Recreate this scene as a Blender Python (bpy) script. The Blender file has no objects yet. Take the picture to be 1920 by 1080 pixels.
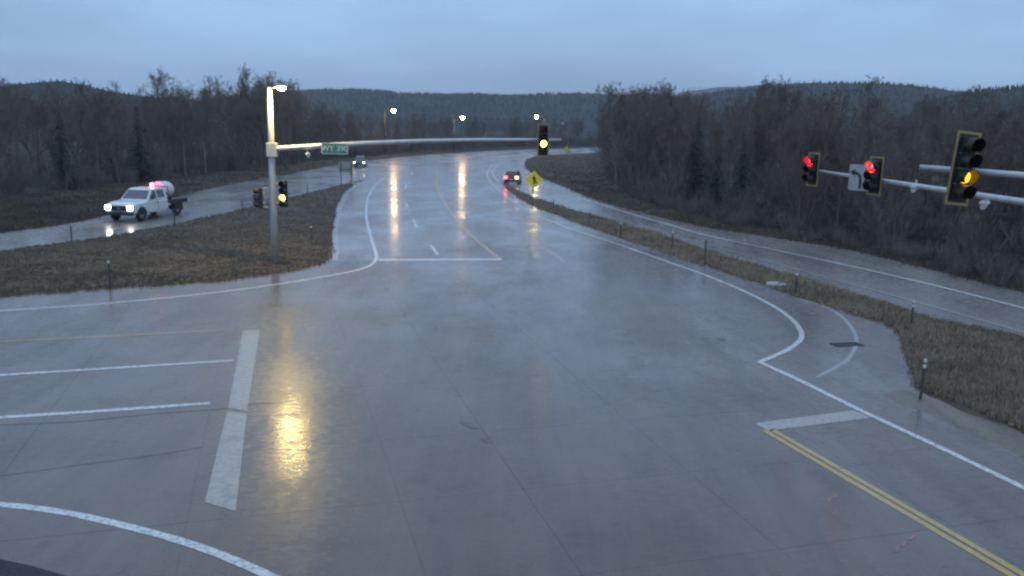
import bpy, bmesh, math, random
import numpy as np
from mathutils import Vector, Matrix, noise
from mathutils.geometry import delaunay_2d_cdt, intersect_point_tri_2d

random.seed(7)
SC = bpy.context.scene
COL = SC.collection
R = math.radians

# ------------------------------------------------------------------ camera
CAMH, FPX = 7.6, 1580.0
PITCH, ROLL = math.atan(308.0 / FPX), R(1.25)
CM = Matrix.Rotation(math.pi / 2 - PITCH, 3, 'X') @ Matrix.Rotation(ROLL, 3, 'Z')
cam_d = bpy.data.cameras.new('camera')
cam = bpy.data.objects.new('camera', cam_d)
COL.objects.link(cam)
cam.matrix_world = Matrix.Translation((0, 0, CAMH)) @ CM.to_4x4()
cam_d.sensor_width = 36.0
cam_d.lens = FPX / 1920.0 * 36.0
cam_d.clip_start = 0.1
cam_d.clip_end = 12000
SC.camera = cam

# ------------------------------------------------------------------ sky, sun, exposure
w = bpy.data.worlds.new('World'); SC.world = w; w.use_nodes = True
nt = w.node_tree; nt.nodes.clear()
N = nt.nodes.new; L = nt.links.new
out = N('ShaderNodeOutputWorld'); bg = N('ShaderNodeBackground'); bg.inputs['Strength'].default_value = 0.1
sky = N('ShaderNodeTexSky'); sky.sky_type = 'NISHITA'; sky.sun_disc = False
sky.sun_elevation = R(2.0); sky.sun_rotation = R(200.0); sky.altitude = 1900
tc = N('ShaderNodeTexCoord'); mp = N('ShaderNodeMapping'); mp.inputs['Scale'].default_value = (1.3, 1.3, 5.5)
nz = N('ShaderNodeTexNoise'); nz.inputs['Scale'].default_value = 1.6; nz.inputs['Detail'].default_value = 5; nz.inputs['Roughness'].default_value = 0.5
cr = N('ShaderNodeValToRGB')
cr.color_ramp.elements[0].position = 0.34; cr.color_ramp.elements[0].color = (1.33, 2.14, 3.50, 1)
cr.color_ramp.elements[1].position = 0.66; cr.color_ramp.elements[1].color = (2.00, 3.16, 4.98, 1)
mx = N('ShaderNodeMix'); mx.data_type = 'RGBA'; mx.inputs['Factor'].default_value = 0.93
L(tc.outputs['Generated'], mp.inputs['Vector']); L(mp.outputs['Vector'], nz.inputs['Vector'])
L(nz.outputs['Fac'], cr.inputs['Fac']); L(sky.outputs['Color'], mx.inputs['A']); L(cr.outputs['Color'], mx.inputs['B'])
# overcast: the cloud sheet is brighter and greyer overhead than at the horizon
sx = N('ShaderNodeSeparateXYZ'); L(tc.outputs['Generated'], sx.inputs['Vector'])
ov = N('ShaderNodeMapRange'); ov.inputs['From Min'].default_value = 0.02; ov.inputs['From Max'].default_value = 1.0; L(sx.outputs['Z'], ov.inputs['Value'])
og = N('ShaderNodeMix'); og.data_type = 'RGBA'; og.inputs['A'].default_value = (1, 1, 1, 1); og.inputs['B'].default_value = (2.15, 1.95, 1.75, 1); L(ov.outputs['Result'], og.inputs['Factor'])
om = N('ShaderNodeMix'); om.data_type = 'RGBA'; om.blend_type = 'MULTIPLY'; om.inputs['Factor'].default_value = 1.0
L(mx.outputs['Result'], om.inputs['A']); L(og.outputs['Result'], om.inputs['B'])
L(om.outputs['Result'], bg.inputs['Color']); L(bg.outputs['Background'], out.inputs['Surface'])

sd = bpy.data.lights.new('sun', 'SUN'); sd.energy = 0.08; sd.angle = R(30); sd.color = (1.0, 0.95, 0.9)
so = bpy.data.objects.new('sun', sd); COL.objects.link(so)
so.rotation_euler = (R(70), 0, R(200 - 180))
vs = SC.view_settings
vs.view_transform = 'Standard'; vs.look = 'None'; vs.gamma = 1.0; vs.exposure = 0.95; vs.use_curve_mapping = False
SC.render.engine = 'CYCLES'
cy = SC.cycles
cy.use_denoising = True
cy.max_bounces = 6; cy.diffuse_bounces = 2; cy.glossy_bounces = 3; cy.transmission_bounces = 3; cy.volume_bounces = 0
cy.transparent_max_bounces = 8
cy.sample_clamp_indirect = 3.0
cy.caustics_reflective = False; cy.caustics_refractive = False
cy.filter_width = 2.4

# ------------------------------------------------------------------ projection helpers (pixel of a 1920x1080 frame -> place)
def ray(x, y):
    return CM @ Vector(((x - 960) / FPX, -(y - 540) / FPX, -1.0))
def G(x, y, z=0.0):
    d = ray(x, y); t = (z - CAMH) / d.z
    return Vector((d.x * t, d.y * t, z))
def AT(x, y, Y):
    d = ray(x, y); t = Y / d.y
    return Vector((d.x * t, Y, CAMH + d.z * t))
def PX(p):
    q = CM.transposed() @ (Vector(p) - Vector((0, 0, CAMH)))
    return 960 - FPX * q.x / q.z, 540 + FPX * q.y / q.z
def lerp(a, b, t): return a + (b - a) * t
def interp(xs, ys, x):
    return float(np.interp(x, xs, ys))
def smooth_path(pts, n=6):
    if len(pts) < 3: return [Vector(p) for p in pts]
    P = [Vector(p) for p in pts]; P = [P[0] * 2 - P[1]] + P + [P[-1] * 2 - P[-2]]
    o = []
    for i in range(1, len(P) - 2):
        a, b, c, d = P[i - 1], P[i], P[i + 1], P[i + 2]
        for k in range(n):
            t = k / n
            o.append(0.5 * ((2 * b) + (c - a) * t + (2 * a - 5 * b + 4 * c - d) * t * t + (3 * b - a - 3 * c + d) * t ** 3))
    o.append(P[-2]); return o

# ------------------------------------------------------------------ materials
MATS = {}
def mat(name, col, rough=0.6, metal=0.0, col2=None, scale=4.0, bump=0.0, bscale=None, emit=None, estr=0.0, spec=0.5, coat=0.0, coords='Object'):
    if name in MATS: return MATS[name]
    m = bpy.data.materials.new(name); m.use_nodes = True
    t = m.node_tree; b = t.nodes['Principled BSDF']
    b.inputs['Base Color'].default_value = (*col, 1); b.inputs['Roughness'].default_value = rough
    b.inputs['Metallic'].default_value = metal; b.inputs['Specular IOR Level'].default_value = spec
    b.inputs['Coat Weight'].default_value = coat; b.inputs['Coat Roughness'].default_value = 0.08
    if emit:
        b.inputs['Emission Color'].default_value = (*emit, 1); b.inputs['Emission Strength'].default_value = estr
    else:
        g = t.nodes.new('ShaderNodeNewGeometry'); tcn = t.nodes.new('ShaderNodeTexCoord')
        vec = g.outputs['Position'] if coords == 'World' else tcn.outputs['Object']
        n = t.nodes.new('ShaderNodeTexNoise'); n.inputs['Scale'].default_value = scale; n.inputs['Detail'].default_value = 6
        n.inputs['Roughness'].default_value = 0.62
        t.links.new(vec, n.inputs['Vector'])
        r = t.nodes.new('ShaderNodeMix'); r.data_type = 'RGBA'
        c2 = col2 or tuple(c * 0.72 for c in col)
        r.inputs['A'].default_value = (*c2, 1); r.inputs['B'].default_value = (*col, 1)
        mr = t.nodes.new('ShaderNodeMapRange'); mr.inputs['From Min'].default_value = 0.36; mr.inputs['From Max'].default_value = 0.64
        t.links.new(n.outputs['Fac'], mr.inputs['Value']); t.links.new(mr.outputs['Result'], r.inputs['Factor'])
        t.links.new(r.outputs['Result'], b.inputs['Base Color'])
        if bump:
            n2 = t.nodes.new('ShaderNodeTexNoise'); n2.inputs['Scale'].default_value = bscale or scale * 4; n2.inputs['Detail'].default_value = 5
            t.links.new(vec, n2.inputs['Vector'])
            bp = t.nodes.new('ShaderNodeBump'); bp.inputs['Strength'].default_value = bump; bp.inputs['Distance'].default_value = 0.03
            t.links.new(n2.outputs['Fac'], bp.inputs['Height']); t.links.new(bp.outputs['Normal'], b.inputs['Normal'])
    MATS[name] = m
    return m

def wet_mat(name, c_dark, c_light, wet_lo, wet_hi, grain=55.0, coat_rough=(0.06, 0.36), paint=None, wear=0.0):
    """wet pavement or wet paint: a rough body under a thin film of water of uneven depth"""
    m = bpy.data.materials.new(name); m.use_nodes = True
    t = m.node_tree; b = t.nodes['Principled BSDF']; Nn = t.nodes.new; Lk = t.links.new
    g = Nn('ShaderNodeNewGeometry')
    def noise_n(scale, detail=5, rough=0.55, sc=None):
        n = Nn('ShaderNodeTexNoise'); n.inputs['Scale'].default_value = scale; n.inputs['Detail'].default_value = detail; n.inputs['Roughness'].default_value = rough
        if sc:
            mpn = Nn('ShaderNodeMapping'); mpn.inputs['Scale'].default_value = sc; mpn.inputs['Rotation'].default_value = (0, 0, R(-16))
            Lk(g.outputs['Position'], mpn.inputs['Vector']); Lk(mpn.outputs['Vector'], n.inputs['Vector'])
        else: Lk(g.outputs['Position'], n.inputs['Vector'])
        return n
    def rng(src, a, bb, lo, hi):
        r = Nn('ShaderNodeMapRange'); r.inputs['From Min'].default_value = a; r.inputs['From Max'].default_value = bb
        r.inputs['To Min'].default_value = lo; r.inputs['To Max'].default_value = hi; Lk(src, r.inputs['Value']); return r.outputs['Result']
    big = noise_n(0.16, 4, 0.6); streak = noise_n(0.5, 7, 0.68, (2.6, 0.16, 1.0)); fine = noise_n(grain * 0.3, 5, 0.8)
    add = Nn('ShaderNodeMath'); add.operation = 'ADD'; Lk(big.outputs['Fac'], add.inputs[0]); Lk(streak.outputs['Fac'], add.inputs[1])
    add2 = Nn('ShaderNodeMath'); add2.operation = 'MULTIPLY_ADD'; Lk(fine.outputs['Fac'], add2.inputs[0]); add2.inputs[1].default_value = 0.95; Lk(add.outputs[0], add2.inputs[2])
    f = rng(add2.outputs[0], 1.16, 1.80, 0.0, 1.0)
    mixc = Nn('ShaderNodeMix'); mixc.data_type = 'RGBA'
    mixc.inputs['A'].default_value = (*c_dark, 1); mixc.inputs['B'].default_value = (*c_light, 1); Lk(f, mixc.inputs['Factor'])
    col = mixc.outputs['Result']
    if paint:
        wn = noise_n(9.0, 6, 0.75)
        wf = rng(wn.outputs['Fac'], 0.28 + wear, 0.46 + wear, 0.0, 1.0)
        mp2 = Nn('ShaderNodeMix'); mp2.data_type = 'RGBA'; Lk(col, mp2.inputs['A']); mp2.inputs['B'].default_value = (*paint, 1); Lk(wf, mp2.inputs['Factor'])
        col = mp2.outputs['Result']
    # stains and hairline cracks
    st = noise_n(0.8, 8, 0.7); sf = rng(st.outputs['Fac'], 0.55, 0.70, 1.0, 0.66)
    vd = Nn('ShaderNodeVectorMath'); vd.operation = 'MULTIPLY_ADD'; dn = noise_n(0.9, 4, 0.6)
    Lk(dn.outputs['Color'], vd.inputs[0]); vd.inputs[1].default_value = (1.4, 1.4, 0); Lk(g.outputs['Position'], vd.inputs[2])
    vo = Nn('ShaderNodeTexVoronoi'); vo.feature = 'DISTANCE_TO_EDGE'; vo.inputs['Scale'].default_value = 0.13; Lk(vd.outputs[0], vo.inputs['Vector'])
    ck = rng(vo.outputs['Distance'], 0.0, 0.0035, 0.62, 1.0)
    mk = rng(big.outputs['Fac'], 0.48, 0.56, 0.0, 1.0)
    cm = Nn('ShaderNodeMix'); cm.data_type = 'FLOAT'; Lk(mk, cm.inputs['Factor']); cm.inputs['A'].default_value = 1.0; Lk(ck, cm.inputs['B'])
    mm = Nn('ShaderNodeMath'); mm.operation = 'MULTIPLY'; Lk(sf, mm.inputs[0]); Lk(cm.outputs['Result'], mm.inputs[1])
    dk = Nn('ShaderNodeMix'); dk.data_type = 'RGBA'; dk.blend_type = 'MULTIPLY'; dk.inputs['Factor'].default_value = 1.0
    Lk(col, dk.inputs['A']); cc = Nn('ShaderNodeCombineColor')
    for k_ in range(3): Lk(mm.outputs[0], cc.inputs[k_])
    Lk(cc.outputs[0], dk.inputs['B']); col = dk.outputs['Result']
    Lk(col, b.inputs['Base Color'])
    wetn = noise_n(0.23, 5, 0.62, (1.0, 0.55, 1.0))
    Lk(rng(wetn.outputs['Fac'], 0.36, 0.62, wet_lo, wet_hi), b.inputs['Coat Weight'])
    gr1 = noise_n(4.2, 5, 0.75, (0.8, 1.5, 1.0)); gsum = Nn('ShaderNodeMath'); gsum.operation = 'MULTIPLY_ADD'
    Lk(gr1.outputs['Fac'], gsum.inputs[0]); gsum.inputs[1].default_value = 1.5; Lk(wetn.outputs['Fac'], gsum.inputs[2])
    Lk(rng(gsum.outputs[0], 1.08, 1.42, coat_rough[1], coat_rough[0]), b.inputs['Coat Roughness'])
    b.inputs['Coat IOR'].default_value = 1.36
    b.inputs['Roughness'].default_value = 0.55; b.inputs['Specular IOR Level'].default_value = 0.35
    hb = noise_n(5.0, 4, 0.65, (0.8, 1.5, 1.0)); hf = noise_n(17, 5, 0.8)
    ha = Nn('ShaderNodeMath'); ha.operation = 'MULTIPLY_ADD'; Lk(hf.outputs['Fac'], ha.inputs[0]); ha.inputs[1].default_value = 0.14; Lk(hb.outputs['Fac'], ha.inputs[2])
    bp = Nn('ShaderNodeBump'); bp.inputs['Strength'].default_value = 0.65; bp.inputs['Distance'].default_value = 0.008
    Lk(ha.outputs[0], bp.inputs['Height']); Lk(bp.outputs['Normal'], b.inputs['Coat Normal'])
    bp2 = Nn('ShaderNodeBump'); bp2.inputs['Strength'].default_value = 0.6; bp2.inputs['Distance'].default_value = 0.01
    Lk(hf.outputs['Fac'], bp2.inputs['Height']); Lk(bp2.outputs['Normal'], b.inputs['Normal'])
    MATS[name] = m
    return m

CONC = wet_mat('wet_concrete', (0.068, 0.045, 0.035), (0.160, 0.105, 0.079), 0.75, 1.0)
ASPH = wet_mat('wet_asphalt', (0.135, 0.106, 0.09), (0.215, 0.17, 0.145), 0.6, 1.0)
JOINT = wet_mat('joint_sealant', (0.03, 0.03, 0.03), (0.05, 0.05, 0.05), 0.2, 0.6)
GUTT = wet_mat('pale_concrete', (0.22, 0.21, 0.205), (0.34, 0.33, 0.32), 0.2, 0.8)
GRAV = wet_mat('wet_gravel', (0.09, 0.068, 0.052), (0.26, 0.195, 0.15), 0.0, 0.1, grain=22)
WPAINT = wet_mat('wet_white_paint', (0.12, 0.115, 0.11), (0.2, 0.19, 0.185), 0.3, 0.9, paint=(0.62, 0.60, 0.585), wear=0.07)
WPAINT2 = wet_mat('worn_white_paint', (0.14, 0.135, 0.13), (0.22, 0.21, 0.2), 0.3, 0.9, paint=(0.38, 0.325, 0.285), wear=0.06)
YPAINT = wet_mat('wet_yellow_paint', (0.14, 0.12, 0.09), (0.22, 0.2, 0.15), 0.3, 0.9, paint=(0.50, 0.30, 0.065), wear=0.03)
YPAINT2 = wet_mat('worn_yellow_paint', (0.14, 0.12, 0.1), (0.22, 0.19, 0.16), 0.4, 1.0, paint=(0.48, 0.29, 0.10), wear=0.05)
RPAINT = wet_mat('red_survey_paint', (0.14, 0.12, 0.12), (0.2, 0.17, 0.17), 0.3, 0.8, paint=(0.42, 0.07, 0.10), wear=0.13)

GRASS_SOIL = mat('dormant_turf', (0.125, 0.095, 0.068), 0.95, col2=(0.07, 0.055, 0.041), scale=0.35, bump=0.9, bscale=6, spec=0.15, coords='World')
FOREST_FLOOR = mat('forest_floor', (0.075, 0.062, 0.05), 0.95, col2=(0.04, 0.034, 0.03), scale=0.2, bump=0.9, bscale=3, spec=0.1, coords='World')
GALV = mat('galvanised_steel', (0.50, 0.52, 0.52), 0.45, 0.35, col2=(0.40, 0.42, 0.43), scale=3)
BLACK = mat('black_polycarbonate', (0.012, 0.012, 0.013), 0.5)
BORDER = mat('reflective_yellow_tape', (0.34, 0.26, 0.10), 0.6, col2=(0.28, 0.22, 0.09))
SIGNW = mat('sign_white', (0.66, 0.67, 0.70), 0.45, col2=(0.6, 0.61, 0.63))
SIGNG = mat('sign_green', (0.03, 0.22, 0.13), 0.4, col2=(0.028, 0.19, 0.115))
SIGNY = mat('sign_yellow', (0.85, 0.68, 0.02), 0.4, col2=(0.80, 0.63, 0.02))
SIGNB = mat('sign_black', (0.015, 0.015, 0.015), 0.5)
ALU = mat('sign_aluminium', (0.36, 0.36, 0.38), 0.5, 0.5)
POSTM = mat('delineator_post', (0.075, 0.07, 0.062), 0.7, col2=(0.05, 0.048, 0.045))
REFL = mat('reflector_white', (0.72, 0.72, 0.70), 0.3)
TRUCKW = mat('truck_white_paint', (0.66, 0.69, 0.71), 0.3, col2=(0.6, 0.63, 0.65), scale=1.2, coat=0.6)
GLASS = mat('vehicle_glass', (0.02, 0.024, 0.03), 0.08, coat=1.0)
RUBBER = mat('tyre_rubber', (0.018, 0.018, 0.018), 0.8)
DARK = mat('dark_steel', (0.03, 0.03, 0.032), 0.6)
CHROME = mat('rim_metal', (0.45, 0.45, 0.46), 0.3, 0.8)
TANKM = mat('tank_poly_white', (0.72, 0.70, 0.71), 0.5)
GREYCAR = mat('dark_car_paint', (0.05, 0.045, 0.05), 0.3, coat=0.8)
SILVCAR = mat('silver_car_paint', (0.35, 0.36, 0.38), 0.35, 0.3, coat=0.6)
CAST = mat('cast_iron', (0.03, 0.028, 0.026), 0.6, 0.2)
def em(name, c, s): return mat(name, (0.02, 0.02, 0.02), 0.4, emit=c, estr=s)
E_LAMP = em('lamp_lens_lit', (1.0, 0.71, 0.21), 900.0)
E_FAR = em('far_lamp_lens_lit', (1.0, 0.60, 0.24), 150.0)
E_YEL = em('amber_lens_lit', (1.0, 0.66, 0.06), 11.0)
E_YEL2 = em('amber_lens_lit_side', (1.0, 0.50, 0.01), 1.8)
E_RED = em('red_lens_lit', (1.0, 0.010, 0.03), 15.0)
E_RED2 = em('hot_core_glow', (1.0, 0.36, 0.06), 14.0)
E_HEAD = em('headlamp_lit', (1.0, 0.93, 0.80), 16.0)
E_TAIL = em('tail_lamp_lit', (1.0, 0.03, 0.045), 12.0)
E_TURN = em('turn_lamp_lit', (1.0, 0.42, 0.14), 6.0)
E_BEAC = em('beacon_lit', (1.0, 0.03, 0.10), 110.0)
LENS_OFF_R = mat('lens_red_off', (0.04, 0.005, 0.006), 0.25)
LENS_OFF_Y = mat('lens_yellow_off', (0.03, 0.018, 0.004), 0.25)
LENS_OFF_G = mat('lens_green_off', (0.005, 0.02, 0.014), 0.25)
BARKS = [mat('bark_grey_brown', (0.16, 0.125, 0.112), 0.9, col2=(0.10, 0.08, 0.073), scale=9, coords='Object', spec=0.2),
         mat('bark_pale_grey', (0.22, 0.185, 0.16), 0.9, col2=(0.13, 0.11, 0.10), scale=14, spec=0.2)]
TWIG = mat('bare_twigs', (0.215, 0.168, 0.138), 0.9, col2=(0.145, 0.115, 0.098), scale=3, spec=0.15)
TWIG_FAR = mat('bare_twigs_far', (0.20, 0.158, 0.135), 0.9, col2=(0.135, 0.105, 0.092), scale=0.05, spec=0.1, coords='World')
WILLOW = mat('willow_stems', (0.21, 0.185, 0.16), 0.9, col2=(0.12, 0.105, 0.095), scale=0.4, spec=0.15, coords='World')
NEEDLE = mat('spruce_needles', (0.05, 0.075, 0.062), 0.85, col2=(0.028, 0.044, 0.038), scale=4, spec=0.2)
NEEDLE_FAR = mat('far_conifers', (0.05, 0.056, 0.048), 0.9, col2=(0.032, 0.037, 0.033), scale=0.03, spec=0.1, coords='World')
HILLM = mat('hill_cover', (0.06, 0.056, 0.048), 0.95, col2=(0.035, 0.036, 0.033), scale=0.03, bump=0.8, bscale=0.12, spec=0.05, coords='World')
BLADE = mat('dry_grass_blades', (0.175, 0.148, 0.115), 0.9, col2=(0.12, 0.103, 0.08), scale=0.5, spec=0.15, coords='World')
BLADE3 = mat('dark_bank_grass', (0.135, 0.112, 0.085), 0.9, col2=(0.075, 0.064, 0.05), scale=0.3, spec=0.15, coords='World')
BLADE2 = mat('russet_grass_blades', (0.34, 0.258, 0.185), 0.9, col2=(0.22, 0.17, 0.122), scale=0.35, spec=0.15, coords='World')

# ------------------------------------------------------------------ mesh helpers
class MB:
    def __init__(s): s.v = []; s.f = []
    def box(s, x0, x1, y0, y1, z0, z1):
        n = len(s.v)
        s.v += [(x, y, z) for z in (z0, z1) for y in (y0, y1) for x in (x0, x1)]
        s.f += [tuple(n + i for i in q) for q in ((0, 2, 3, 1), (4, 5, 7, 6), (0, 1, 5, 4), (2, 6, 7, 3), (0, 4, 6, 2), (1, 3, 7, 5))]
        return s
    def tube(s, pts, rad, sides=8, cap=True):
        pts = [Vector(p) for p in pts]
        if not hasattr(rad, '__len__'): rad = [rad] * len(pts)
        n0 = len(s.v); up = None
        for i, p in enumerate(pts):
            d = (pts[min(i + 1, len(pts) - 1)] - pts[max(i - 1, 0)])
            if d.length < 1e-9: d = Vector((0, 0, 1))
            d.normalize()
            if up is None or abs(up.dot(d)) > 0.95: up = Vector((1, 0, 0)) if abs(d.x) < 0.7 else Vector((0, 1, 0))
            a = d.cross(up).normalized(); b = d.cross(a)
            up = -b if False else up
            for k in range(sides):
                th = 2 * math.pi * k / sides
                s.v.append(tuple(p + (a * math.cos(th) + b * math.sin(th)) * rad[i]))
        for i in range(len(pts) - 1):
            for k in range(sides):
                k2 = (k + 1) % sides
                s.f.append((n0 + i * sides + k, n0 + i * sides + k2, n0 + (i + 1) * sides + k2, n0 + (i + 1) * sides + k))
        if cap:
            s.f.append(tuple(n0 + k for k in range(sides)))
            s.f.append(tuple(n0 + (len(pts) - 1) * sides + k for k in reversed(range(sides))))
        return s
    def prism(s, prof, axis, a, b):
        """closed profile of 2-D points extruded along an axis from a to b"""
        n = len(s.v); m = len(prof)
        for t in (a, b):
            for (u, vv) in prof:
                s.v.append((t, u, vv) if axis == 'X' else (u, t, vv) if axis == 'Y' else (u, vv, t))
        s.f.append(tuple(n + i for i in range(m))); s.f.append(tuple(n + m + i for i in reversed(range(m))))
        for i in range(m):
            j = (i + 1) % m
            s.f.append((n + i, n + m + i, n + m + j, n + j))
        return s
    def loft(s, secs):
        n = len(s.v); m = len(secs[0])
        for q in secs: s.v += [tuple(p) for p in q]
        for i in range(len(secs) - 1):
            for k in range(m):
                k2 = (k + 1) % m
                s.f.append((n + i * m + k, n + i * m + k2, n + (i + 1) * m + k2, n + (i + 1) * m + k))
        s.f.append(tuple(n + k for k in reversed(range(m)))); s.f.append(tuple(n + (len(secs) - 1) * m + k for k in range(m)))
        return s
    def mesh(s, name, smooth=False, bevel=0.0):
        me = bpy.data.meshes.new(name); me.from_pydata(s.v, [], s.f)
        bm = bmesh.new(); bm.from_mesh(me)
        bmesh.ops.recalc_face_normals(bm, faces=bm.faces)
        if bevel:
            bmesh.ops.bevel(bm, geom=[e for e in bm.edges if len(e.link_faces) == 2 and e.calc_face_angle(0) > 0.5], offset=bevel, segments=2, affect='EDGES', profile=0.5)
        bm.to_mesh(me); bm.free()
        if smooth:
            me.polygons.foreach_set('use_smooth', [True] * len(me.polygons)); me.update()
        return me
    def build(s, name, m, parent=None, smooth=False, bevel=0.0):
        return link(name, s.mesh(name, smooth, bevel), m, parent)
def link(name, me, m, parent=None):
    o = bpy.data.objects.new(name, me); COL.objects.link(o)
    if m is not None and not me.materials: me.materials.append(m)
    if parent: o.parent = parent
    return o
def empty(name, loc, rz=0.0):
    o = bpy.data.objects.new(name, None); COL.objects.link(o); o.location = loc; o.rotation_euler = (0, 0, rz); o.empty_display_size = 0.3
    return o
def tag(o, label=None, cat=None, group=None, kind=None):
    if label: o['label'] = label
    if cat: o['category'] = cat
    if group: o['group'] = group
    if kind: o['kind'] = kind
    return o
def copy_tree(o, parent=None):
    c = o.copy(); COL.objects.link(c); c.parent = parent
    for ch in o.children: copy_tree(ch, c)
    return c
def fast_mesh(name, V, F, m):
    """V (n,3) array, F (k,3) int array of triangles"""
    me = bpy.data.meshes.new(name)
    V = np.asarray(V, dtype=np.float32); F = np.asarray(F, dtype=np.int32)
    me.vertices.add(len(V)); me.vertices.foreach_set('co', V.ravel())
    me.loops.add(F.size); me.loops.foreach_set('vertex_index', F.ravel())
    me.polygons.add(len(F)); me.polygons.foreach_set('loop_start', np.arange(0, F.size, F.shape[1], dtype=np.int32))
    me.update(calc_edges=True)
    if m: me.materials.append(m)
    return me

# ------------------------------------------------------------------ ground, roadway
def ground_sheet():
    pts = [(-6000, -300), (6000, -300), (6000, 9000), (-6000, 9000)]
    me = bpy.data.meshes.new('ground'); me.from_pydata([(x, y, -0.10) for x, y in pts], [], [(0, 1, 2, 3)])
    return tag(link('ground', me, FOREST_FLOOR), 'brown forest floor and open ground under the woods', 'ground', kind='structure')
ground_sheet()

ROAD_PX_A = [(-420, 500), (-200, 468), (0, 437), (135, 418), (250, 391), (400, 352), (500, 334), (640, 308), (760, 294), (870, 286), (960, 281.5), (1060, 278.5), (1130, 276.8), (1260, 275)]
ROAD_PX_B = [(1260, 283.5), (1130, 286.5), (1060, 289), (1012, 292), (990, 298), (984, 308), (998, 325), (1060, 351), (1130, 379), (1300, 421), (1460, 447), (1600, 470), (1760, 508), (1920, 548), (2300, 645)]
def poly_obj(name, pts, z, m, parent=None):
    me = bpy.data.meshes.new(name); me.from_pydata([(p[0], p[1], z) for p in pts], [], [tuple(range(len(pts)))])
    bm = bmesh.new(); bm.from_mesh(me); bmesh.ops.triangulate(bm, faces=bm.faces[:])
    for f in bm.faces:
        if f.normal.z < 0: f.normal_flip()
    bm.to_mesh(me); bm.free()
    return link(name, me, m, parent)
rp = [p.xy for p in smooth_path([G(*q) for q in ROAD_PX_A], 4)] + [p.xy for p in smooth_path([G(*q) for q in ROAD_PX_B], 4)]
rp += [Vector((60, 10)), Vector((60, -40)), Vector((-60, -40)), Vector((-75, 20))]
road = tag(poly_obj('roadway', rp, -0.012, ASPH), 'wet dark roadway curving away through the junction', 'road', kind='structure')

# grass islands (outlines on the ground)
LEFT_ISLAND = [(-420, 590), (-200, 574), (0, 558), (200, 543), (400, 530), (520, 515), (590, 501), (622, 488), (626, 462), (625, 435), (632, 395), (648, 362), (668, 345), (690, 336), (650, 343), (560, 366), (455, 391), (330, 419), (200, 443), (0, 471), (-200, 502), (-420, 540)]
STRIP = [(930, 339), (945, 351), (985, 380), (1040, 402), (1127, 434), (1260, 480), (1360, 511), (1490, 556), (1600, 590), (1672, 614), (1688, 640), (1702, 690), (1706, 716), (1712, 742), (1740, 752), (1800, 775), (1860, 800), (1920, 824), (2150, 930), (2400, 1050), (2600, 760), (2300, 735), (1920, 636), (1746, 598), (1662, 569), (1500, 520), (1380, 487), (1327, 470), (1260, 446), (1167, 419), (1050, 385), (990, 364), (950, 346)]
def pt_in_poly(x, y, poly):
    ins = False; j = len(poly) - 1
    for i in range(len(poly)):
        xi, yi = poly[i]; xj, yj = poly[j]
        if (yi > y) != (yj > y) and x < (xj - xi) * (y - yi) / (yj - yi) + xi: ins = not ins
        j = i
    return ins
def dist_poly(x, y, A, B):
    p = np.array([x, y]); d = B - A
    t = np.clip(((p - A) * d).sum(1) / np.maximum((d * d).sum(1), 1e-9), 0, 1)
    return float(np.sqrt((((A + d * t[:, None]) - p) ** 2).sum(1)).min())
def isl_z(x, y, A, B, mound):
    d = dist_poly(x, y, A, B)
    k = min(1.0, d / 2.5); k = k * k * (3 - 2 * k)
    return -0.02 + (0.06 if d > 0.05 else 0) + mound * k + 0.10 * k * noise.noise((x * .35, y * .35, 0)) + 0.04 * k * noise.noise((x * 1.7, y * 1.7, 3))
def island(name, outline, m, step, mound, label, sm=6, jag=0.10):
    P = [p.xy for p in smooth_path([G(*q) for q in outline], sm)]
    P = [Vector((p.x + random.uniform(-jag, jag), p.y + random.uniform(-jag, jag))) for p in P]
    poly = [(p.x, p.y) for p in P]
    A = np.array(poly); B = np.roll(A, -1, axis=0)
    xs = [p[0] for p in poly]; ys = [p[1] for p in poly]
    inner = []
    x = min(xs)
    while x < max(xs):
        y = min(ys)
        while y < max(ys):
            qx, qy = x + random.uniform(-.3, .3) * step, y + random.uniform(-.3, .3) * step
            if pt_in_poly(qx, qy, poly) and dist_poly(qx, qy, A, B) > step * 0.35: inner.append((qx, qy))
            y += step
        x += step
    allp = [Vector(p) for p in poly + inner]; n = len(poly)
    r = delaunay_2d_cdt(allp, [(i, (i + 1) % n) for i in range(n)], [list(range(n))], 1, 1e-4)
    verts = []
    for v in r[0]:
        verts.append((v.x, v.y, isl_z(v.x, v.y, A, B, mound)))
    me = bpy.data.meshes.new(name); me.from_pydata(verts, [], [tuple(f) for f in r[2]])
    bm = bmesh.new(); bm.from_mesh(me)
    for f in bm.faces:
        if f.normal.z < 0: f.normal_flip()
    bm.to_mesh(me); bm.free()
    me.polygons.foreach_set('use_smooth', [True] * len(me.polygons))
    o = tag(link(name, me, m), label, 'verge', kind='structure')
    return o, poly
isl_l, POLY_L = island('grass_verge', LEFT_ISLAND, GRASS_SOIL, 1.3, 0.12, 'brown grass island between the frontage road and the junction')
isl_r, POLY_R = island('grass_verge', STRIP, GRASS_SOIL, 1.1, 0.10, 'brown grass strip between the main road and the slip road')
BACKR = [(984, 308), (998, 325), (1060, 351), (1130, 379), (1300, 421), (1460, 447), (1600, 470), (1760, 508), (1920, 548), (2300, 645), (2600, 600), (1960, 500), (1700, 440), (1400, 395), (1240, 350), (1190, 300), (1150, 289), (1060, 289.5), (1012, 292.4), (990, 298)]
isl_b, POLY_B = island('grass_verge', BACKR, GRASS_SOIL, 2.6, 0.18, 'brown grass bank between the slip road and the right woods')
BACKL = [(-420, 499), (-200, 467), (0, 436), (135, 417), (250, 390), (400, 351), (500, 333.5), (640, 307.5), (760, 293.7), (760, 290), (600, 300), (420, 322), (250, 346), (0, 376), (-420, 430)]
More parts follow.
